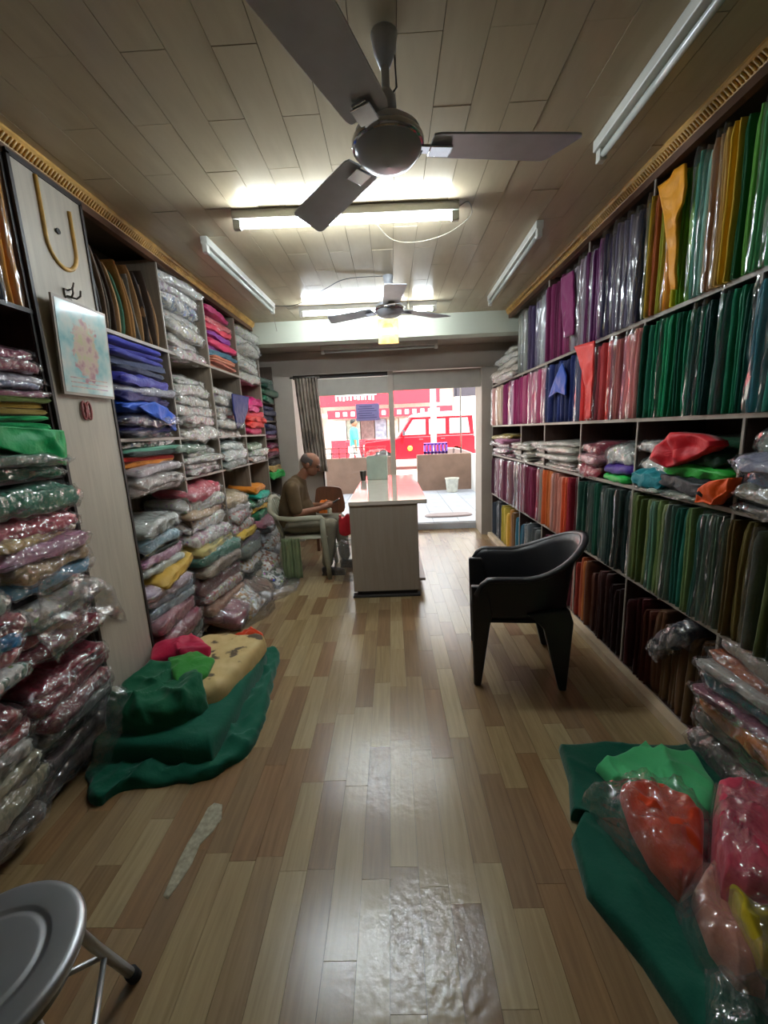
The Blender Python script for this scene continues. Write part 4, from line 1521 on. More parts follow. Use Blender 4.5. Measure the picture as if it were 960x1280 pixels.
# hanging loose ends
def hang(name, label, px, X, m, color=None, th=.006, amp=.03, cat='cloth', seed=1):
    ol = lin_closed([at(p[0], p[1], X=X + (p[2] if len(p) > 2 else 0)) for p in px], 72)
    c = sum(ol, Vector()) / len(ol)
    v, f = [], []
    nr, n = 10, len(ol)
    for side in (0, 1):
        for i in range(nr + 1):
            for p in ol:
                q = c + (p - c) * (i / nr)
                dx = amp * (ridge(q, 7, seed) - .5 + .5 * noise.noise(q * 20)) * (1 - (i / nr) ** 6 * .6) + (-.5 + side) * th
                v.append((q.x + dx, q.y, q.z))
    o = (nr + 1) * n
    for i in range(nr):
        for j in range(n):
            f.append((i * n + j, (i + 1) * n + j, (i + 1) * n + (j + 1) % n, i * n + (j + 1) % n))
            f.append((o + i * n + j, o + i * n + (j + 1) % n, o + (i + 1) * n + (j + 1) % n, o + (i + 1) * n + j))
    for j in range(n):
        f.append((nr * n + j, o + nr * n + j, o + nr * n + (j + 1) % n, nr * n + (j + 1) % n))
    ob = obj(name, v, f, M[m])
    if color:
        ob.color = (*hexc(color), 1)
    return tag(ob, label, cat)


hang('hanging_cloth', 'bright blue cloth corner hanging over the navy bolts', [(703, 454), (708, 470), (707, 494), (697, 490), (686, 497), (694, 474)], 1.27, 'satin', '#2450b0', th=.01, amp=.008)
hang('hanging_cloth', 'scarlet cloth fold hanging over the red bolts', [(719, 433), (743, 426), (742, 465), (739, 500), (738, 523), (732, 524), (734, 495), (729, 466)], 1.268, 'satin', '#f0403c', th=.012, amp=.01)
hang('hanging_cloth', 'bright amber cloth fold hanging over the yellow bolts', [(824, 233), (839, 222), (843, 212), (857, 204), (858, 232), (853, 254), (845, 275), (846, 320), (845, 362), (839, 362), (837, 320), (833, 285)], 1.266, 'satin', '#f6a41a', th=.012, amp=.012)
hang('hanging_cloth', 'plum cloth panel hanging over the plum bolts', [(702, 348), (717, 338), (718, 380), (717, 418), (705, 422), (703, 385)], 1.27, 'cloth', '#80205c', th=.012, amp=.006)

# open middle shelf
GM = 'packets on the open middle shelf'
kw = dict(side=1, xf=1.31)
stack([('#a0606c', .045, 'pack'), ('#c8788c', .05, 'print'), ('#70384c', .05, 'pack'), ('#b0708c', .05, 'fold'), ('#c8b04c', .045, 'pack')], 4.72, 5.38, 1.097, 'middle shelf street end', GM, **kw)
stack([('#c8c0a8', .035, 'pack'), ('#d0c8b4', .035, 'pack'), ('#c4bca4', .035, 'pack'), ('#d8d0bc', .035, 'pack'), ('#c8c0ac', .03, 'pack')], 3.98, 4.55, 1.097, 'middle shelf under the pink bay', GM, **kw)
stack([('#d0c8b4', .035, 'pack'), ('#ccc4b0', .035, 'pack'), ('#d8d2c0', .035, 'pack'), ('#c8c0aa', .035, 'pack'), ('#d0c8b4', .035, 'pack'), ('#d8d0c0', .03, 'pack')], 3.0, 3.86, 1.097, 'middle shelf under the navy bay', GM, **kw)
stack([('#c04458', .08, 'pack', .03), ('#d8949c', .06, 'pack', .02), ('#a02c44', .06, 'pack')], 2.62, 2.90, 1.097, 'middle shelf by the white packets', GM, **kw)
stack([('#2ab84c', .045, 'satin', .03), ('#4c2c90', .05, 'satin'), ('#b8bcb4', .10, 'print')], 2.28, 2.62, 1.097, 'middle shelf under the red bay', GM, **kw)
stack([('#88a890', .025, 'pack', .03), ('#1f8a94', .07, 'satin', .04), ('#ccc4bc', .09, 'pack', .0), ('#d8d0c8', .05, 'print')], 1.98, 2.24, 1.097, 'middle shelf under dark emerald bolts', GM, **kw)
stack([('#8a9484', .03, 'pack', .03), ('#252a30', .06, 'satin', .04), ('#2fae3a', .05, 'satin', .03), ('#123f28', .07, 'satin'), ('#1a4a30', .05, 'satin', -.03)], 1.62, 1.98, 1.097, 'middle shelf under the emerald bay', GM, **kw)
hang('loose_red_cloth', 'loosely folded red satin cloth on the open middle shelf', [(820, 574), (830, 557), (849, 540), (875, 543), (901, 551), (902, 557), (872, 573), (842, 584)], 1.285, 'satin', '#d8222e', th=.07, amp=.03, seed=4)
hang('loose_orange_cloth', 'crumpled orange cloth hanging from the open middle shelf', [(873, 628), (880, 610), (896, 601), (919, 597), (917, 613), (900, 624), (893, 631), (884, 627)], 1.275, 'satin', '#ee5a1c', th=.05, amp=.03, seed=6)
stack([('#3c3c3a', .045, 'pack', .05), ('#8a8470', .05, 'pack', .03), ('#7890b0', .07, 'pack', .03), ('#b0b0c8', .05, 'pack', .02), ('#788078', .09, 'pack')], 1.16, 1.56, 1.097, 'middle shelf under the teal bay', GM, **kw)
# white bundles at the street end of the top shelf
stack([('#d0c4b4', .06, 'print', .03), ('#d8ccbc', .06, 'pack', .04), ('#ccc8b8', .06, 'pack', .03), ('#d8d4c4', .06, 'print', .02), ('#c8c8b8', .05, 'pack')], 4.42, 5.2, 1.945, 'top shelf street end', 'white bundles on the top shelf', **kw)

# packets spilling out of the bottom shelf by the mattress
GP = 'packets spilling by the mattress'
stack([('#5c5850', .09, 'pack', .07), ('#6c665c', .09, 'pack', .05), ('#c8742c', .08, 'pack', .05), ('#8a4a5c', .04, 'pack', .05), ('#166a74', .07, 'pack', .04), ('#b8b4ac', .04, 'pack', .03), ('#a8542c', .05, 'pack', .02), ('#8a8474', .07, 'pack', .0)], 1.08, 1.60, .055, 'heap beside the thin mattress', GP, side=1, xf=1.29, depth=.36, tilt=.05)
o = inst('cloth_packet', PACKS[1], M['satin'], '#30343c', (1.38, 1.80, .40), (.75, .1, pi), (.26, .34, .09))
inst('plastic_sleeve', PSLEEVE[2], None, None, (0, 0, 0), parent=o)
tag(o, 'charcoal cloth packet in shiny plastic slumped over the brown bolts', 'cloth', GP)

# ------------------------------------------------------------------ packet rack behind the man
GL = 'packets on the grey rack'
bolts(['#a07a54', '#4a3a30', '#8a6a4c', '#3c3430', '#b0885c', '#7c7870', '#3c3430', '#b88e5c', '#a87c48', '#4a7a64', '#c0986c', '#4a3a30', '#5a544c', '#8a7460', '#3c3430'], 2.24, 2.80, 2.037, .42, 'top shelf beside the pale panel', 'draped cloths on the grey rack', side=-1, xf=-1.46, depth=.26, sleeve=0, protos=CURVED, gap=.45, lean=.16, hj=.25)
stack([('#c8a0a8', .06, 'print'), ('#c8c0b0', .07, 'print'), ('#d0c8b0', .07, 'print'), ('#c4bcb0', .07, 'print'), ('#8a9ab8', .07, 'print'), ('#a890a0', .06, 'print'), ('#c8c4bc', .05, 'print')], 2.90, 3.48, 2.037, 'top shelf, second bay from poster', GL, grow=1.14)
stack([('#c8785c', .022, 'fold'), ('#b86850', .022, 'fold'), ('#d08a6c', .022, 'fold'), ('#c07050', .022, 'fold'), ('#2c5a6c', .04, 'satin'), ('#7c1f78', .045, 'satin'), ('#d0285c', .05, 'satin'), ('#8c2c90', .045, 'satin'), ('#d83c54', .06, 'satin'), ('#e04c5c', .05, 'pack'), ('#a81c58', .05, 'satin')], 3.55, 4.14, 2.037, 'top shelf, third bay from poster', GL, grow=1.14)
stack([('#c8c8b4', .07, 'print', .02), ('#d0ccbc', .07, 'print', .03), ('#b8c4b0', .07, 'print', .02), ('#ccc8b8', .07, 'print', .03), ('#c4ccc0', .07, 'print', .03), ('#c8c8b8', .06, 'print', .02)], 4.22, 4.82, 2.037, 'top shelf by the beam', GL, grow=1.14)
stack([('#2c2c58', .035, 'pack', .02), ('#3a3a80', .04, 'satin', .02), ('#34345c', .05, 'pack', .03), ('#1c4cb0', .05, 'satin', .04), ('#2c2c6c', .05, 'satin', .02), ('#b8b8c4', .04, 'pack', .02), ('#3c3c98', .05, 'satin', .02), ('#44485c', .03, 'fold', .0), ('#4c5470', .035, 'fold'), ('#4448a0', .03, 'fold'), ('#3c3c90', .03, 'fold'), ('#4448b0', .03, 'fold')], 2.24, 2.82, 1.472, 'second shelf beside the framed poster', GL, grow=1.14)
stack([('#c8bca8', .07, 'print', .04), ('#c8a4a0', .065, 'print', .03), ('#d0b8ac', .065, 'print', .02), ('#c8bca8', .06, 'print', .02), ('#b8b0a4', .06, 'print'), ('#c8c4b8', .05, 'print')], 2.90, 3.48, 1.472, 'second shelf, second bay from poster', GL, grow=1.14)
stack([('#d0b8a8', .06, 'print', .03), ('#c8b8a4', .06, 'print', .03), ('#c8c0ac', .06, 'print', .02), ('#c4a89c', .06, 'print', .02), ('#d0c8b4', .06, 'print', .02), ('#c8b0a4', .05, 'print')], 3.55, 4.0, 1.472, 'second shelf, third bay from poster', GL, grow=1.14)
stack([('#b81c4c', .06, 'satin', .03), ('#d8342c', .05, 'satin', .04), ('#e0443c', .05, 'satin', .04), ('#c83c48', .05, 'satin', .02), ('#d04c80', .06, 'satin'), ('#c81c6c', .07, 'satin')], 4.24, 4.82, 1.472, 'second shelf by the window end', GL, grow=1.14)
hang('hanging_cloth', 'navy cloth corner hanging between printed packets', [(290, 492), (311, 496), (309, 515), (304, 530), (297, 536), (292, 515)], -1.39, 'satin', '#222a66', th=.01, amp=.008)
hang('hanging_cloth', 'blue cloth corner hanging from the navy pile', [(172, 508), (192, 502), (206, 510), (218, 520), (220, 539), (206, 527), (190, 520)], -1.40, 'satin', '#1e56c0', th=.012, amp=.012)
stack([('#d0c8c0', .05, 'pack', .02), ('#c8c0b8', .05, 'pack', .02), ('#c8bcc0', .04, 'pack', .01), ('#d8822c', .03, 'fold', .01), ('#c82c24', .022, 'fold', .01), ('#3c4440', .03, 'fold', .01), ('#6ca890', .022, 'fold', .01), ('#383c38', .04, 'print', 0)], 2.24, 2.84, 1.14, 'third shelf beside the pale panel', GL, grow=1.14)
stack([('#c89ca8', .04, 'print', .02), ('#d0b8b0', .04, 'print', .02), ('#b8c0a8', .04, 'print', .01), ('#c8ccb8', .04, 'print'), ('#70907c', .05, 'pack', 0, -.15)], 2.90, 3.48, 1.187, 'third shelf, second bay from poster', GL, grow=1.14)
stack([('#88948c', .06, 'pack', .02), ('#c0c8c4', .07, 'print', .02), ('#a8b8b0', .06, 'pack', .0)], 3.55, 4.14, 1.187, 'third shelf, third bay from poster', GL, grow=1.14)
stack([('#c8a090', .05, 'print', .02), ('#b8c4a4', .06, 'print', .02), ('#98b08c', .06, 'pack')], 4.22, 4.8, 1.187, 'third shelf by the window end', GL, grow=1.14)
GS = 'loose packets under the grey rack'
stack([('#4c6458', .06, 'print', .08), ('#5c6c68', .07, 'pack', .06), ('#8c4450', .08, 'pack', .07), ('#a06068', .09, 'pack', .06), ('#9cb0b8', .07, 'pack', .04), ('#8aa4c0', .06, 'pack', .04), ('#b8a0b0', .05, 'pack', .02), ('#d0a84c', .06, 'satin', .05, .05, .15), ('#b8c0b8', .05, 'pack', .01), ('#b880a0', .06, 'pack', .01), ('#202820', .03, 'satin', .0), ('#90b8c8', .06, 'pack', .01), ('#b8bcb4', .07, 'pack', .0)], 2.24, 2.72, .07, 'floor column beside the pale panel', GS, grow=1.1, tilt=.06)
stack([('#7c3c44', .08, 'pack', .12), ('#b08468', .08, 'pack', .13), ('#c09088', .08, 'print', .11), ('#7c4c50', .10, 'pack', .10), ('#a89888', .08, 'pack', .09), ('#4c8c78', .08, 'pack', .08), ('#c8b878', .07, 'satin', .06), ('#b890a0', .08, 'print', .06), ('#c8bcac', .08, 'print', .04), ('#c8a880', .06, 'pack', .03), ('#c8c8b8', .08, 'print', .02), ('#d04c60', .09, 'pack', .03)], 2.80, 3.42, .07, 'second floor column from poster', GS, grow=1.1, tilt=.06)
stack([('#90806c', .10, 'pack', .18), ('#384038', .08, 'pack', .16), ('#b0844c', .09, 'print', .15), ('#707c74', .09, 'pack', .13), ('#6c6070', .08, 'pack', .11), ('#c0a040', .05, 'satin', .10), ('#b85c60', .08, 'print', .08), ('#c87070', .08, 'print', .06), ('#b0a8a4', .07, 'pack', .05), ('#c8b088', .08, 'pack', .04)], 3.5, 4.0, .07, 'third floor column from poster', GS, grow=1.1, tilt=.06)
stack([('#2c3830', .09, 'pack', .20), ('#c8c4c4', .09, 'pack', .18), ('#a06048', .09, 'print', .16), ('#c0c4c8', .08, 'pack', .14), ('#484c54', .06, 'pack', .13), ('#b8607c', .06, 'pack', .12), ('#1f6a44', .08, 'satin', .06), ('#c8a02c', .05, 'satin', .05), ('#207c44', .08, 'pack', .05), ('#20a088', .05, 'satin', .07), ('#e0882c', .06, 'satin', .03)], 4.1, 4.6, .07, 'floor column behind the seated man', GS, grow=1.1, tilt=.04)
# packets slumped on the floor
GF = 'packets slumped on the floor by the grey rack'
for i, (c, x, y, z, r, lab) in enumerate([
        ('#8c4c58', -1.36, 3.02, .0, .3, 'maroon packet slumped against the floor column'), ('#b08054', -1.33, 3.25, .0, .6, 'tan packet slumped on the floor'),
        ('#7c6458', -1.30, 3.55, .0, .4, 'brown packet slumped on the floor'), ('#404c44', -1.28, 3.85, .0, .5, 'dark green packet slumped on the floor'),
        ('#c0bcb8', -1.27, 4.15, .0, .4, 'white packet slumped on the floor'), ('#9c6048', -1.34, 3.95, .12, .3, 'rust packet on top of the slumped ones'),
        ('#c8c8cc', -1.36, 4.3, .14, .4, 'silver packet on top of the slumped ones')]):
    o = inst('cloth_packet', PACKS[i % 5], M['print'] if i % 2 else M['cloth'], c, (x, y, z + .03), (rnd.uniform(-.15, .15), r, rnd.uniform(-.5, .5)), (.30, .30, .13))
    inst('plastic_sleeve', PSLEEVE[i % 5], None, None, (0, 0, 0), parent=o)
    tag(o, lab + ' in clear plastic', 'cloth', GF)
o = mound('clear_bag', [(-1.42, 2.95), (-1.25, 2.9), (-1.10, 3.05), (-1.05, 3.3), (-1.2, 3.45), (-1.38, 3.35)], .12, M['bagfilm'], seed=33, wr=.05, freq=13, sharp=True, k=3)
tag(o, 'crumpled clear plastic bag on the floor by the grey rack', 'plastic bag')
o = mound('clear_bag', [(-1.2, 3.5), (-1.08, 3.45), (-.95, 3.7), (-1.0, 4.0), (-1.15, 4.05), (-1.2, 3.8)], .04, M['bagfilm'], seed=34, wr=.03, freq=13, sharp=True, k=3)
tag(o, 'flat clear plastic sheet on the floor behind the towel', 'plastic bag')

# corner rack contents
GC = 'cloth piles on the corner rack'
kc = dict(xf=-1.46, depth=.28)
for z, items, nm in ((1.852, [('#1f5c40', .07, 'satin', .03), ('#2c4c38', .07, 'satin', .03), ('#1c3c30', .07, 'satin', .02), ('#23604a', .06, 'pack')], 'top'), (1.632, [('#2c2c54', .06, 'satin'), ('#302c44', .06, 'satin'), ('#28284c', .05, 'satin')], 'second'), (1.422, [('#6c2040', .05, 'satin', .02), ('#3c3058', .05, 'satin'), ('#2c3050', .05, 'satin')], 'third'),
                     (1.202, [('#5c1c30', .05, 'satin', .02), ('#b83c34', .06, 'satin', .03), ('#6c2440', .05, 'satin')], 'fourth'), (.952, [('#1fa040', .08, 'satin', .05), ('#b08c4c', .07, 'satin', .03), ('#2c241c', .06, 'satin', .02)], 'fifth'), (.502, [('#8c8074', .1, 'pack'), ('#6c7068', .1, 'pack')], 'sixth')):
    stack(items, 4.90, 5.40, z, f'{nm} shelf of corner rack', GC, **kc)

# ------------------------------------------------------------------ side rack by the stool
GN = 'packets on the side rack'
bolts(['#d8922c', '#3c3c44s', '#707484s', '#2c3038', '#b8bcc4s', '#404450'], 1.38, 1.77, 2.0, .53, 'side rack top shelf', 'bolts on the side rack', side=-1, xf=-1.45, sleeve=.8)
for (ya, yb, nm, it) in (
        (1.30, 1.80, 'panel end', [('#1f6c4c', .04, 'pack', .03), ('#4c6c5c', .04, 'pack', .05), ('#0c8a4c', .03, 'satin', .03), ('#0f9450', .025, 'fold', .02), ('#0f9c58', .025, 'fold', .02), ('#128c4c', .025, 'fold', .02), ('#10a058', .025, 'fold', .01), ('#0f9450', .025, 'fold', .01), ('#8a742c', .025, 'fold', 0), ('#a08434', .025, 'fold', 0), ('#5c6c2c', .025, 'fold', 0), ('#a05c74', .03, 'pack', 0), ('#5c6488', .03, 'pack', 0), ('#b0a8b4', .035, 'pack', -.01), ('#741c3c', .05, 'pack', -.01), ('#7c2044', .045, 'pack', -.02)]),
):
    stack(it, ya, yb, 1.335, f'side rack second shelf {nm}', GN, tilt=.03)
stack([('#7c1c2c', .06, 'pack', .05), ('#9c3040', .05, 'pack', .05), ('#3c5c54', .05, 'pack', .05), ('#c8c4bc', .06, 'print', .05), ('#1c1c20', .04, 'satin', .05), ('#5c9cc0', .06, 'pack', .06), ('#9c8058', .06, 'pack', .05), ('#b8849c', .06, 'pack', .04), ('#b8985c', .05, 'pack', .04), ('#c04c5c', .06, 'pack', .04), ('#2c7c60', .09, 'pack', .05)], 1.36, 1.82, .64, 'side rack third shelf panel end', GN, tilt=.05)
stack([('#4c7060', .06, 'print', .10), ('#c8606c', .07, 'pack', .10), ('#2c8cc8', .06, 'pack', .11), ('#8c3c44', .06, 'pack', .09), ('#7c8c7c', .08, 'pack', .08), ('#b0b4b0', .08, 'pack', .07), ('#4c6c60', .07, 'pack', .06), ('#90a0a0', .08, 'pack', .04), ('#687870', .08, 'pack', .03)], .95, 1.36, .64, 'side rack third shelf stool end', GN, tilt=.06)
stack([('#4c3c38', .08, 'pack', .04), ('#5c4844', .07, 'pack', .03), ('#3c3430', .07, 'pack', .03), ('#8a8884', .07, 'pack', .05), ('#6c1c28', .07, 'pack', .04), ('#7c2030', .07, 'pack', .05), ('#8c2434', .05, 'pack', .04)], 1.36, 1.82, .07, 'side rack bottom shelf panel end', GN, tilt=.12)
stack([('#585048', .07, 'pack', .05), ('#40342c', .08, 'pack', .05), ('#a49c80', .07, 'pack', .08), ('#b0a88c', .06, 'pack', .08), ('#b8b4ac', .07, 'pack', .09), ('#8c2c2c', .07, 'pack', .08), ('#7c2428', .06, 'pack', .06)], .90, 1.36, .07, 'side rack bottom shelf stool end', GN, tilt=.14)
stack([('#283c38', .10, 'pack', .02), ('#7c8488', .10, 'pack', .02), ('#4c2c30', .10, 'pack', 0)], 1.36, 1.0 + .0, 1.335, 'x', GN) if False else None
stack([('#3c6c5c', .05, 'pack', .03), ('#9ca4a8', .05, 'pack', .03), ('#14804c', .05, 'satin', .02), ('#6c6040', .06, 'pack'), ('#903c58', .07, 'pack'), ('#b8b4bc', .06, 'pack')], .9, 1.28, 1.335, 'side rack second shelf stool end', GN, tilt=.03)
FX = -1.37


hang('loose_film', 'loose clear plastic film hanging out of the side rack', [(50, 718), (85, 715), (125, 722, -.05), (142, 735, -.06), (158, 776, -.06), (128, 768, -.03), (118, 778), (85, 800), (72, 830), (50, 800)], FX, 'bagfilm', amp=.05, cat='plastic film')
hang('green_cloth_end', 'bright green cloth end hanging from the green pile', [(-40, 530), (40, 535), (80, 538), (83, 556), (82, 582), (50, 574), (-40, 548)], -1.40, 'satin', '#0f9a54', amp=.02)
# big clear bag drooping at the foot of the side rack
o = mound('clear_bag', [(-1.44, 1.60), (-1.36, 1.55), (-1.28, 1.62), (-1.26, 1.75), (-1.32, 1.84), (-1.42, 1.82)], .30, M['bagfilm'], seed=37, wr=.04, freq=12, sharp=True, k=2.5)
tag(o, 'drooping clear plastic bag at the foot of the side rack', 'plastic bag')

# ------------------------------------------------------------------ outside
YO = 5.9
porch = struct(box('porch_floor', -2.6, 2.4, YO, 9.6, -.1, .082, M['joint']))
PT = unit_mesh('tile', M['porch'])
for i in range(13):
    for j in range(9):
        inst('tile', PT, None, None, (-2.4 + i * .38 + .19 - .05, YO + .06 + j * .40 + .2, .081), (0, 0, 0), (.374, .394, .02), porch)
box('step_riser', -1.24, 1.19, 5.885, 5.9, 0, .09, M['porch'])
struct(bpy.data.objects['step_riser'])
bpy.data.objects['step_riser'].name = 'trim_3'
o = struct(box('wall_added_porch_shade', -4.6, 4.6, 5.9, 8.1, 2.9, 3.0, M['front']))  # unseen slab, added to keep direct sun off the porch floor
for nm, a, b in (('wall_parapet', -2.6, .05), ('wall_parapet', .56, 1.75)):
    o = MB().box(a, b, 9.15, 9.30, 0, .89).build(nm, M['parapet'], None, bevel=.01)
    struct(o)
o = struct(MB().box(1.75, 1.90, 6.6, 9.3, 0, .87).build('wall_parapet', M['white'], None, bevel=.01))
o = struct(box('road', -30, 30, 9.6, 60, -.1, .12, M['road']))
o = struct(box('wall_parapet', 2.0, 2.9, 9.6, 9.8, 0, .85, M['parapet']))
for sg, nm in ((-1, 'wall_added_sunblock_left'), (1, 'wall_added_sunblock_right')):  # unseen walls, added to block sun reaching the porch past the shop sides
    a, b = sorted((sg * 1.9, sg * 9))
    struct(box(nm, a, b, 5.6, 5.9, 0, 4.5, M['front']))
# mat and bucket on the porch
o = mound('door_mat', [(.56, 6.28), (1.16, 6.30), (1.17, 6.52), (.57, 6.50)], .02, M['cloth'], z0=.092, seed=40, wr=.004, freq=20, color='#a89a98', k=14)
tag(o, 'grey pink doormat on the porch tiles', 'doormat')
t = empty('porch_bucket', (1.28, 8.85, .091))
MB().lathe([(.11, 0), (.115, .01), (.14, .27), (.15, .28), (.155, .30), (.145, .30), (.135, .27), (.105, .02)], 28).build('pail', M['bucket'], t, smooth=True)
MB().tube([(.148 * cos(a), .148 * sin(a) , .26 - .12 * sin(a) if sin(a) > 0 else .26) for a in [pi * k / 14 for k in range(15)]], .004, 6).build('handle', M['darksteel'], t, smooth=True)
tag(t, 'pale plastic bucket on the porch by the parapet', 'bucket')
# railing on the parapet
t = empty('iron_railing', (-.75, 9.22, .89))
for k in range(9):
    MB().tube([(-.75 + k * .17, 0, 0), (-.75 + k * .17, 0, .22)], .010, 6).build('bar', M['dark'], t, smooth=True)
for z in (.10, .22):
    MB().tube([(-.78, 0, z), (.64, 0, z)], .010, 6).build('rail', M['dark'], t, smooth=True)
tag(t, 'low iron railing on top of the parapet by the window', 'railing')
# crate panel on the other parapet
t = empty('plastic_crate', (1.0, 9.45, .12))
mv = plain('violet_plastic', '#5a3a90', rough=.4)
for z in (.62, .78, .97):
    box('rail', -.26, .26, -.12, .12, z, z + .04, mv, t)
for k in range(7):
    box('upright', -.26 + k * .08, -.22 + k * .08, -.12, .12, 0, 1.0, mv, t)
tag(t, 'stack of violet slatted crates behind the brown parapet', 'crate')
t = empty('parked_scooter', (1.45, 10.1, .12))
t.scale = (.8, .9, .86)
MB().lathe([(.0, -.05), (.2, -.05), (.29, -.03), (.29, .03), (.2, .05), (.0, .05)], 24, Matrix.Translation((-.55, 0, .29)) @ Matrix.Rotation(pi / 2, 4, 'X')).build('wheel', M['rubber'], t, smooth=True)
MB().lathe([(.0, -.05), (.2, -.05), (.29, -.03), (.29, .03), (.2, .05), (.0, .05)], 24, Matrix.Translation((.55, 0, .29)) @ Matrix.Rotation(pi / 2, 4, 'X')).build('wheel', M['rubber'], t, smooth=True)
MB().prism([(p.x, p.y) for p in smooth_closed([(-.6, .45), (-.2, .35), (.2, .3), (.6, .55), (.75, .75), (.3, .95), (-.1, 1.0), (-.3, .9), (-.6, .7)], 36)], 'Y', -.14, .14).build('body', plain('scooter_paint', '#7d6c68', rough=.4), t, bevel=.02)
MB().tube([(-.5, -.3, 1.1), (-.5, 0, 1.0), (-.5, .3, 1.1)], .015, 8).build('handlebar', M['darksteel'], t, smooth=True)
tag(t, 'dark scooter parked between the parapet and the red jeep', 'scooter')
for nm, lab, X, Y, r, z1, m in (('street_pole', 'thick white pole before the red jeep', 1.15, 11.2, .075, 4.2, 'white'), ('street_pole', 'thin grey pole behind the brown parapet', 1.62, 9.7, .018, 3.6, 'darksteel')):
    t = empty(nm, (X, Y, .12))
    MB().tube([(0, 0, 0), (0, 0, z1)], r, 14).build('shaft', M[m], t, smooth=True)
    MB().lathe([(r * 1.8, 0), (r * 1.8, .05), (r * 1.05, .08)], 14).build('base', M[m], t)
    tag(t, lab, 'pole')
t = empty('hanging_board', (1.85, 9.9, 2.0))
box('board', -.36, .36, -.03, .03, .15, .75, M['dark'], t)
for s in (-.25, .25):
    MB().tube([(s, 0, .75), (s, 0, 1.9)], .012, 6).build('hanger', M['darksteel'], t)
box('crossbar', -.5, 1.2, -.03, .03, 1.88, 1.95, M['darksteel'], t)
MB().tube([(1.15, 0, 1.9), (1.15, 0, -1.88)], .03, 10).build('post', M['darksteel'], t)
tag(t, 'dark hanging signboard over the street edge', 'sign')


# jeep
def jeep():
    t = empty('red_jeep', (.95, 14.6, .12))   # faces -X
    r, wmat, g = M['jeepred'], M['jeepwhite'], M['carglass']
    hw = .82
    low = [(-1.98, .42), (-1.98, .86), (-1.90, .98), (-.82, 1.06), (-.70, 1.10), (1.90, 1.10), (1.96, 1.0), (1.96, .40), (1.62, .40), (1.55, .62), (1.30, .74), (1.02, .62), (.95, .36), (-.98, .36), (-1.05, .60), (-1.32, .72), (-1.60, .60), (-1.68, .40)]
    MB().prism(low, 'Y', -hw, hw).build('body', r, t, bevel=.03)
    MB().box(-1.95, -.8, -.72, .72, .98, 1.05).build('bonnet', r, t, bevel=.02)
    cab = [(-.75, 1.08), (-.30, 1.70), (-.22, 1.74), (1.80, 1.74), (1.88, 1.70), (1.93, 1.08)]
    MB().prism(cab, 'Y', -hw + .05, hw - .05).build('cabin', r, t, bevel=.02)
    MB().prism([(-.36, 1.72), (-.25, 1.80), (.2, 1.86), (1.5, 1.86), (1.85, 1.80), (1.90, 1.70)], 'Y', -hw + .03, hw - .03).build('roof', wmat, t, bevel=.02)
    for s in (-1, 1):
        y = s * (hw - .045)
        for poly in ([(-.58, 1.15), (-.22, 1.64), (.22, 1.64), (.22, 1.15)], [(.34, 1.15), (.34, 1.64), (.92, 1.64), (.92, 1.15)], [(1.06, 1.15), (1.06, 1.64), (1.70, 1.64), (1.78, 1.15)]):
            MB().prism(poly, 'Y', y - .012, y + .012).build('side_window', g, t)
    MB().prism([(-.74, 1.12), (-.32, 1.68), (-.345, 1.69), (-.765, 1.13)], 'Y', -.66, .66).build('windscreen', g, t)
    for x in (-1.32, 1.29):
        for s in (-1, 1):
            wm = Matrix.Translation((x, s * .68, .36)) @ Matrix.Rotation(pi / 2, 4, 'X')
            wh = MB().lathe([(.0, -.10), (.26, -.10), (.34, -.08), (.36, 0), (.34, .08), (.26, .10), (.0, .10)], 28, wm).build('wheel', M['rubber'], t, smooth=True)
            MB().lathe([(.0, -.115), (.17, -.115), (.19, -.10), (.19, .10), (.17, .115), (.0, .115)], 20, wm).build('hub', M['steel'], wh, smooth=True)
    MB().box(-2.08, -1.96, -.78, .78, .42, .58).build('front_bumper', M['dark'], t, bevel=.02)
    MB().box(1.94, 2.06, -.78, .78, .42, .58).build('rear_bumper', M['dark'], t, bevel=.02)
    for s in (-1, 1):
        MB().lathe([(.0, 0), (.09, 0), (.095, .03), (.05, .05)], 18, Matrix.Translation((-1.97, s * .55, .80)) @ Matrix.Rotation(-pi / 2, 4, 'Y')).build('headlamp', M['tubeoff'], t, smooth=True)
        MB().lathe([(.0, 0), (.085, 0), (.09, .02), (.05, .03)], 18, Matrix.Translation((-.35, s * (hw + .0), .72)) @ Matrix.Rotation(pi / 2 * s * -1, 4, 'X')).build('side_marker', M['lamp_amber'], t, smooth=True)
        MB().box(-.60, -.52, s * (hw + .02), s * (hw + .16), 1.14, 1.32).build('wing_mirror', M['dark'], t)
        for x in (-.02, .75):
            MB().box(x, x + .14, min(s * hw, s * (hw + .03)), max(s * hw, s * (hw + .03)), .98, 1.02).build('door_handle', M['dark'], t)
    t.scale = (.93, 1, 1)
    tag(t, 'red jeep with white roof parked in the street', 'car')


jeep()
bpy.data.objects['red_jeep'].name = 'parked_jeep'


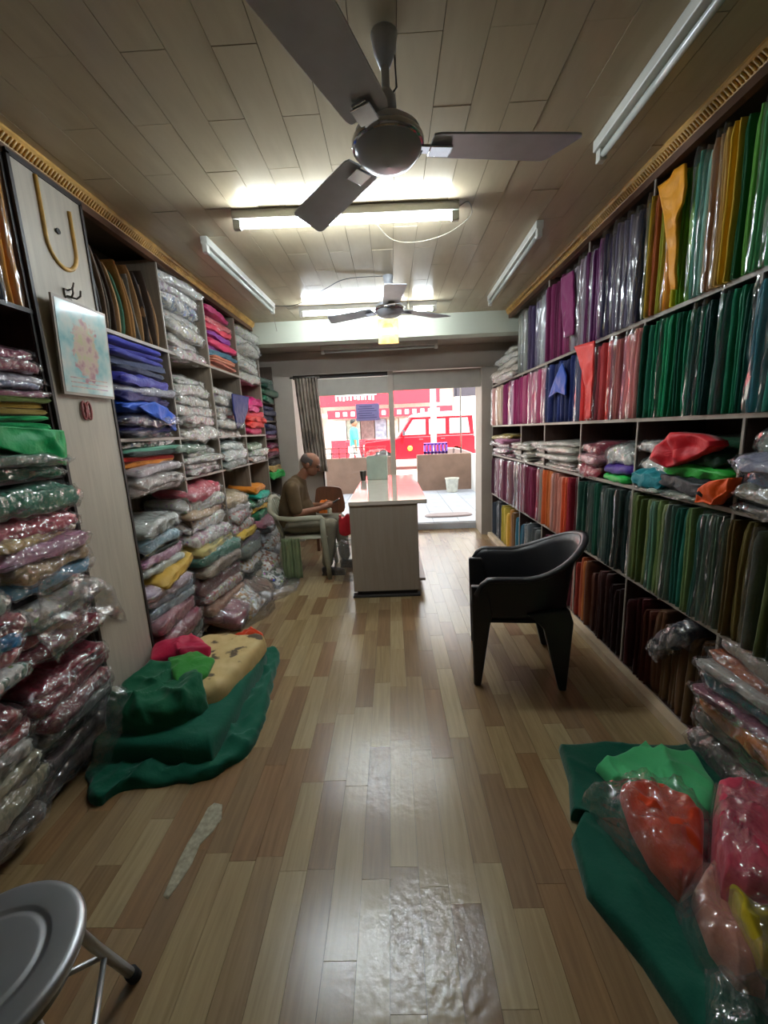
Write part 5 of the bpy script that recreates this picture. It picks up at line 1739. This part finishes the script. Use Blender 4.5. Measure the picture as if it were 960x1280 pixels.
def passer():
    ox, oy = -1.15, 13.2
    b = MB()

    def C(a, c, ra, rb, mb=b):
        mb.capsule((ox + a[0], oy + a[1], .12 + a[2]), (ox + c[0], oy + c[1], .12 + c[2]), ra, rb)
    C((0, 0, .92), (0, 0, 1.35), .13, .12)
    C((0, 0, 1.38), (.01, 0, 1.5), .055, .05)
    b.ellipsoid((ox + .02, oy, .12 + 1.6), (.095, .078, .12))
    b.ellipsoid((ox + .11, oy, .12 + 1.585), (.018, .014, .02))
    for s in (-1, 1):
        C((0, s * .09, .9), (s * .12, s * .09, .48), .08, .055)
        C((s * .12, s * .09, .48), (s * .14 - .06, s * .09, .08), .05, .035)
        C((s * .14 - .08, s * .09, .04), (s * .14 + .1, s * .09, .03), .038, .03)
        C((0, s * .19, 1.36), (-s * .05, s * .24, 1.08), .05, .04)
        C((-s * .05, s * .24, 1.08), (-s * .0 + .06, s * .24, .84), .038, .03)
        C((.06, s * .24, .82), (.08, s * .235, .74), .03, .022)
    o = b.remesh('person', M['skin'], .014, smooth_it=3)
    sh = MB()
    C((0, -.04, .95), (0, -.06, 1.36), .15, .13, sh)
    C((0, .04, .95), (0, .06, 1.36), .15, .13, sh)
    for s in (-1, 1):
        C((0, s * .19, 1.36), (-s * .05, s * .235, 1.14), .07, .065, sh)
    sh.remesh('shirt', plain('teal_shirt', '#3aa098', rough=.8), .016, o)
    tr = MB()
    C((0, 0, .88), (0, 0, .95), .15, .14, tr)
    for s in (-1, 1):
        C((0, s * .09, .9), (s * .12, s * .09, .48), .1, .075, tr)
        C((s * .12, s * .09, .48), (s * .14 - .06, s * .09, .12), .075, .06, tr)
    tr.remesh('trousers', plain('pale_trousers', '#d8d4cc', rough=.8), .016, o)
    hr = MB()
    hr.ellipsoid((ox - .005, oy, .12 + 1.645), (.10, .083, .09))
    hr.remesh('hair', M['rubber'], .014, o)
    tag(o, 'person in pale teal shirt walking in the street', 'person')


passer()

# shop across the street
t = empty('street_shop', (0, 20, .12))
box('wall', -9, 9, 1.2, 1.5, 0, 5.4, M['bwall'], t)
box('pier', -9, -3.4, .8, 1.2, 0, 5.4, M['bwall'], t)
box('pier', 3.2, 9, .8, 1.2, 0, 5.4, M['bwall'], t)
box('upper_storey', -3.4, 3.2, .4, 1.2, 3.6, 5.4, M['bwall'], t)
sg = box('signboard', -3.3, 2.4, .25, .4, 2.55, 3.45, M['signred'], t)
x = -2.55
box('headline', -2.55, -.6, .235, .25, 3.02, 3.06, M['white'], sg)
for k in range(11):
    ww = rnd.uniform(.06, .11)
    box('letter', x, x + ww, .23, .25, 2.78 + rnd.uniform(0, .08), 3.04, M['white'], sg)
    x += .175
sg2 = box('signboard', -3.0, 3.0, .30, .42, 1.98, 2.38, M['signred'], t)
for k in range(14):
    box('letter', -2.6 + k * .37, -2.42 + k * .37, .285, .30, 2.08, 2.28, M['white'], sg2)
box('counter_front', -2.9, -1.0, .3, .7, 0, .95, M['signred'], t)
for k, (xa, xb, hx) in enumerate([(-2.9, -2.2, '#d8e0d4'), (-2.15, -1.5, '#90a898'), (-1.45, -.8, '#70605c'), (-.75, -.2, '#8890a0'), (-.15, .4, '#b8b0a0'), (.45, 1.1, '#c8c0b8'), (1.15, 2.0, '#a0a8a0'), (2.05, 3.0, '#c8d0d0')]):
    pn = box('display_panel', xa, xb, .9, 1.2, .2 + .1 * (k % 3), 1.9, plain('display_%s' % cname(hx).replace(' ', '_'), hx, rough=.6, var=.4, scale=7), t)
for k in range(4):
    w_ = box('window', -3.0 + k * 1.7, -2.0 + k * 1.7, .37, .41, 4.1, 5.0, M['carglass'], t)
tag(t, 'white shop building with red signboard across the street', 'building')
for k, (x, lab) in enumerate(((-1.55, 'red drinks crate before the street shop'), (-.75, 'red display box beside the passer-by'))):
    t = empty('display_box', (x, 17.5, .12))
    box('body', -.35, .35, -.25, .25, 0, .95, M['signred'], t, bevel=.02)
    box('label_panel', -.22, .22, -.262, -.25, .45, .75, M['white'], t)
    tag(t, lab, 'box')
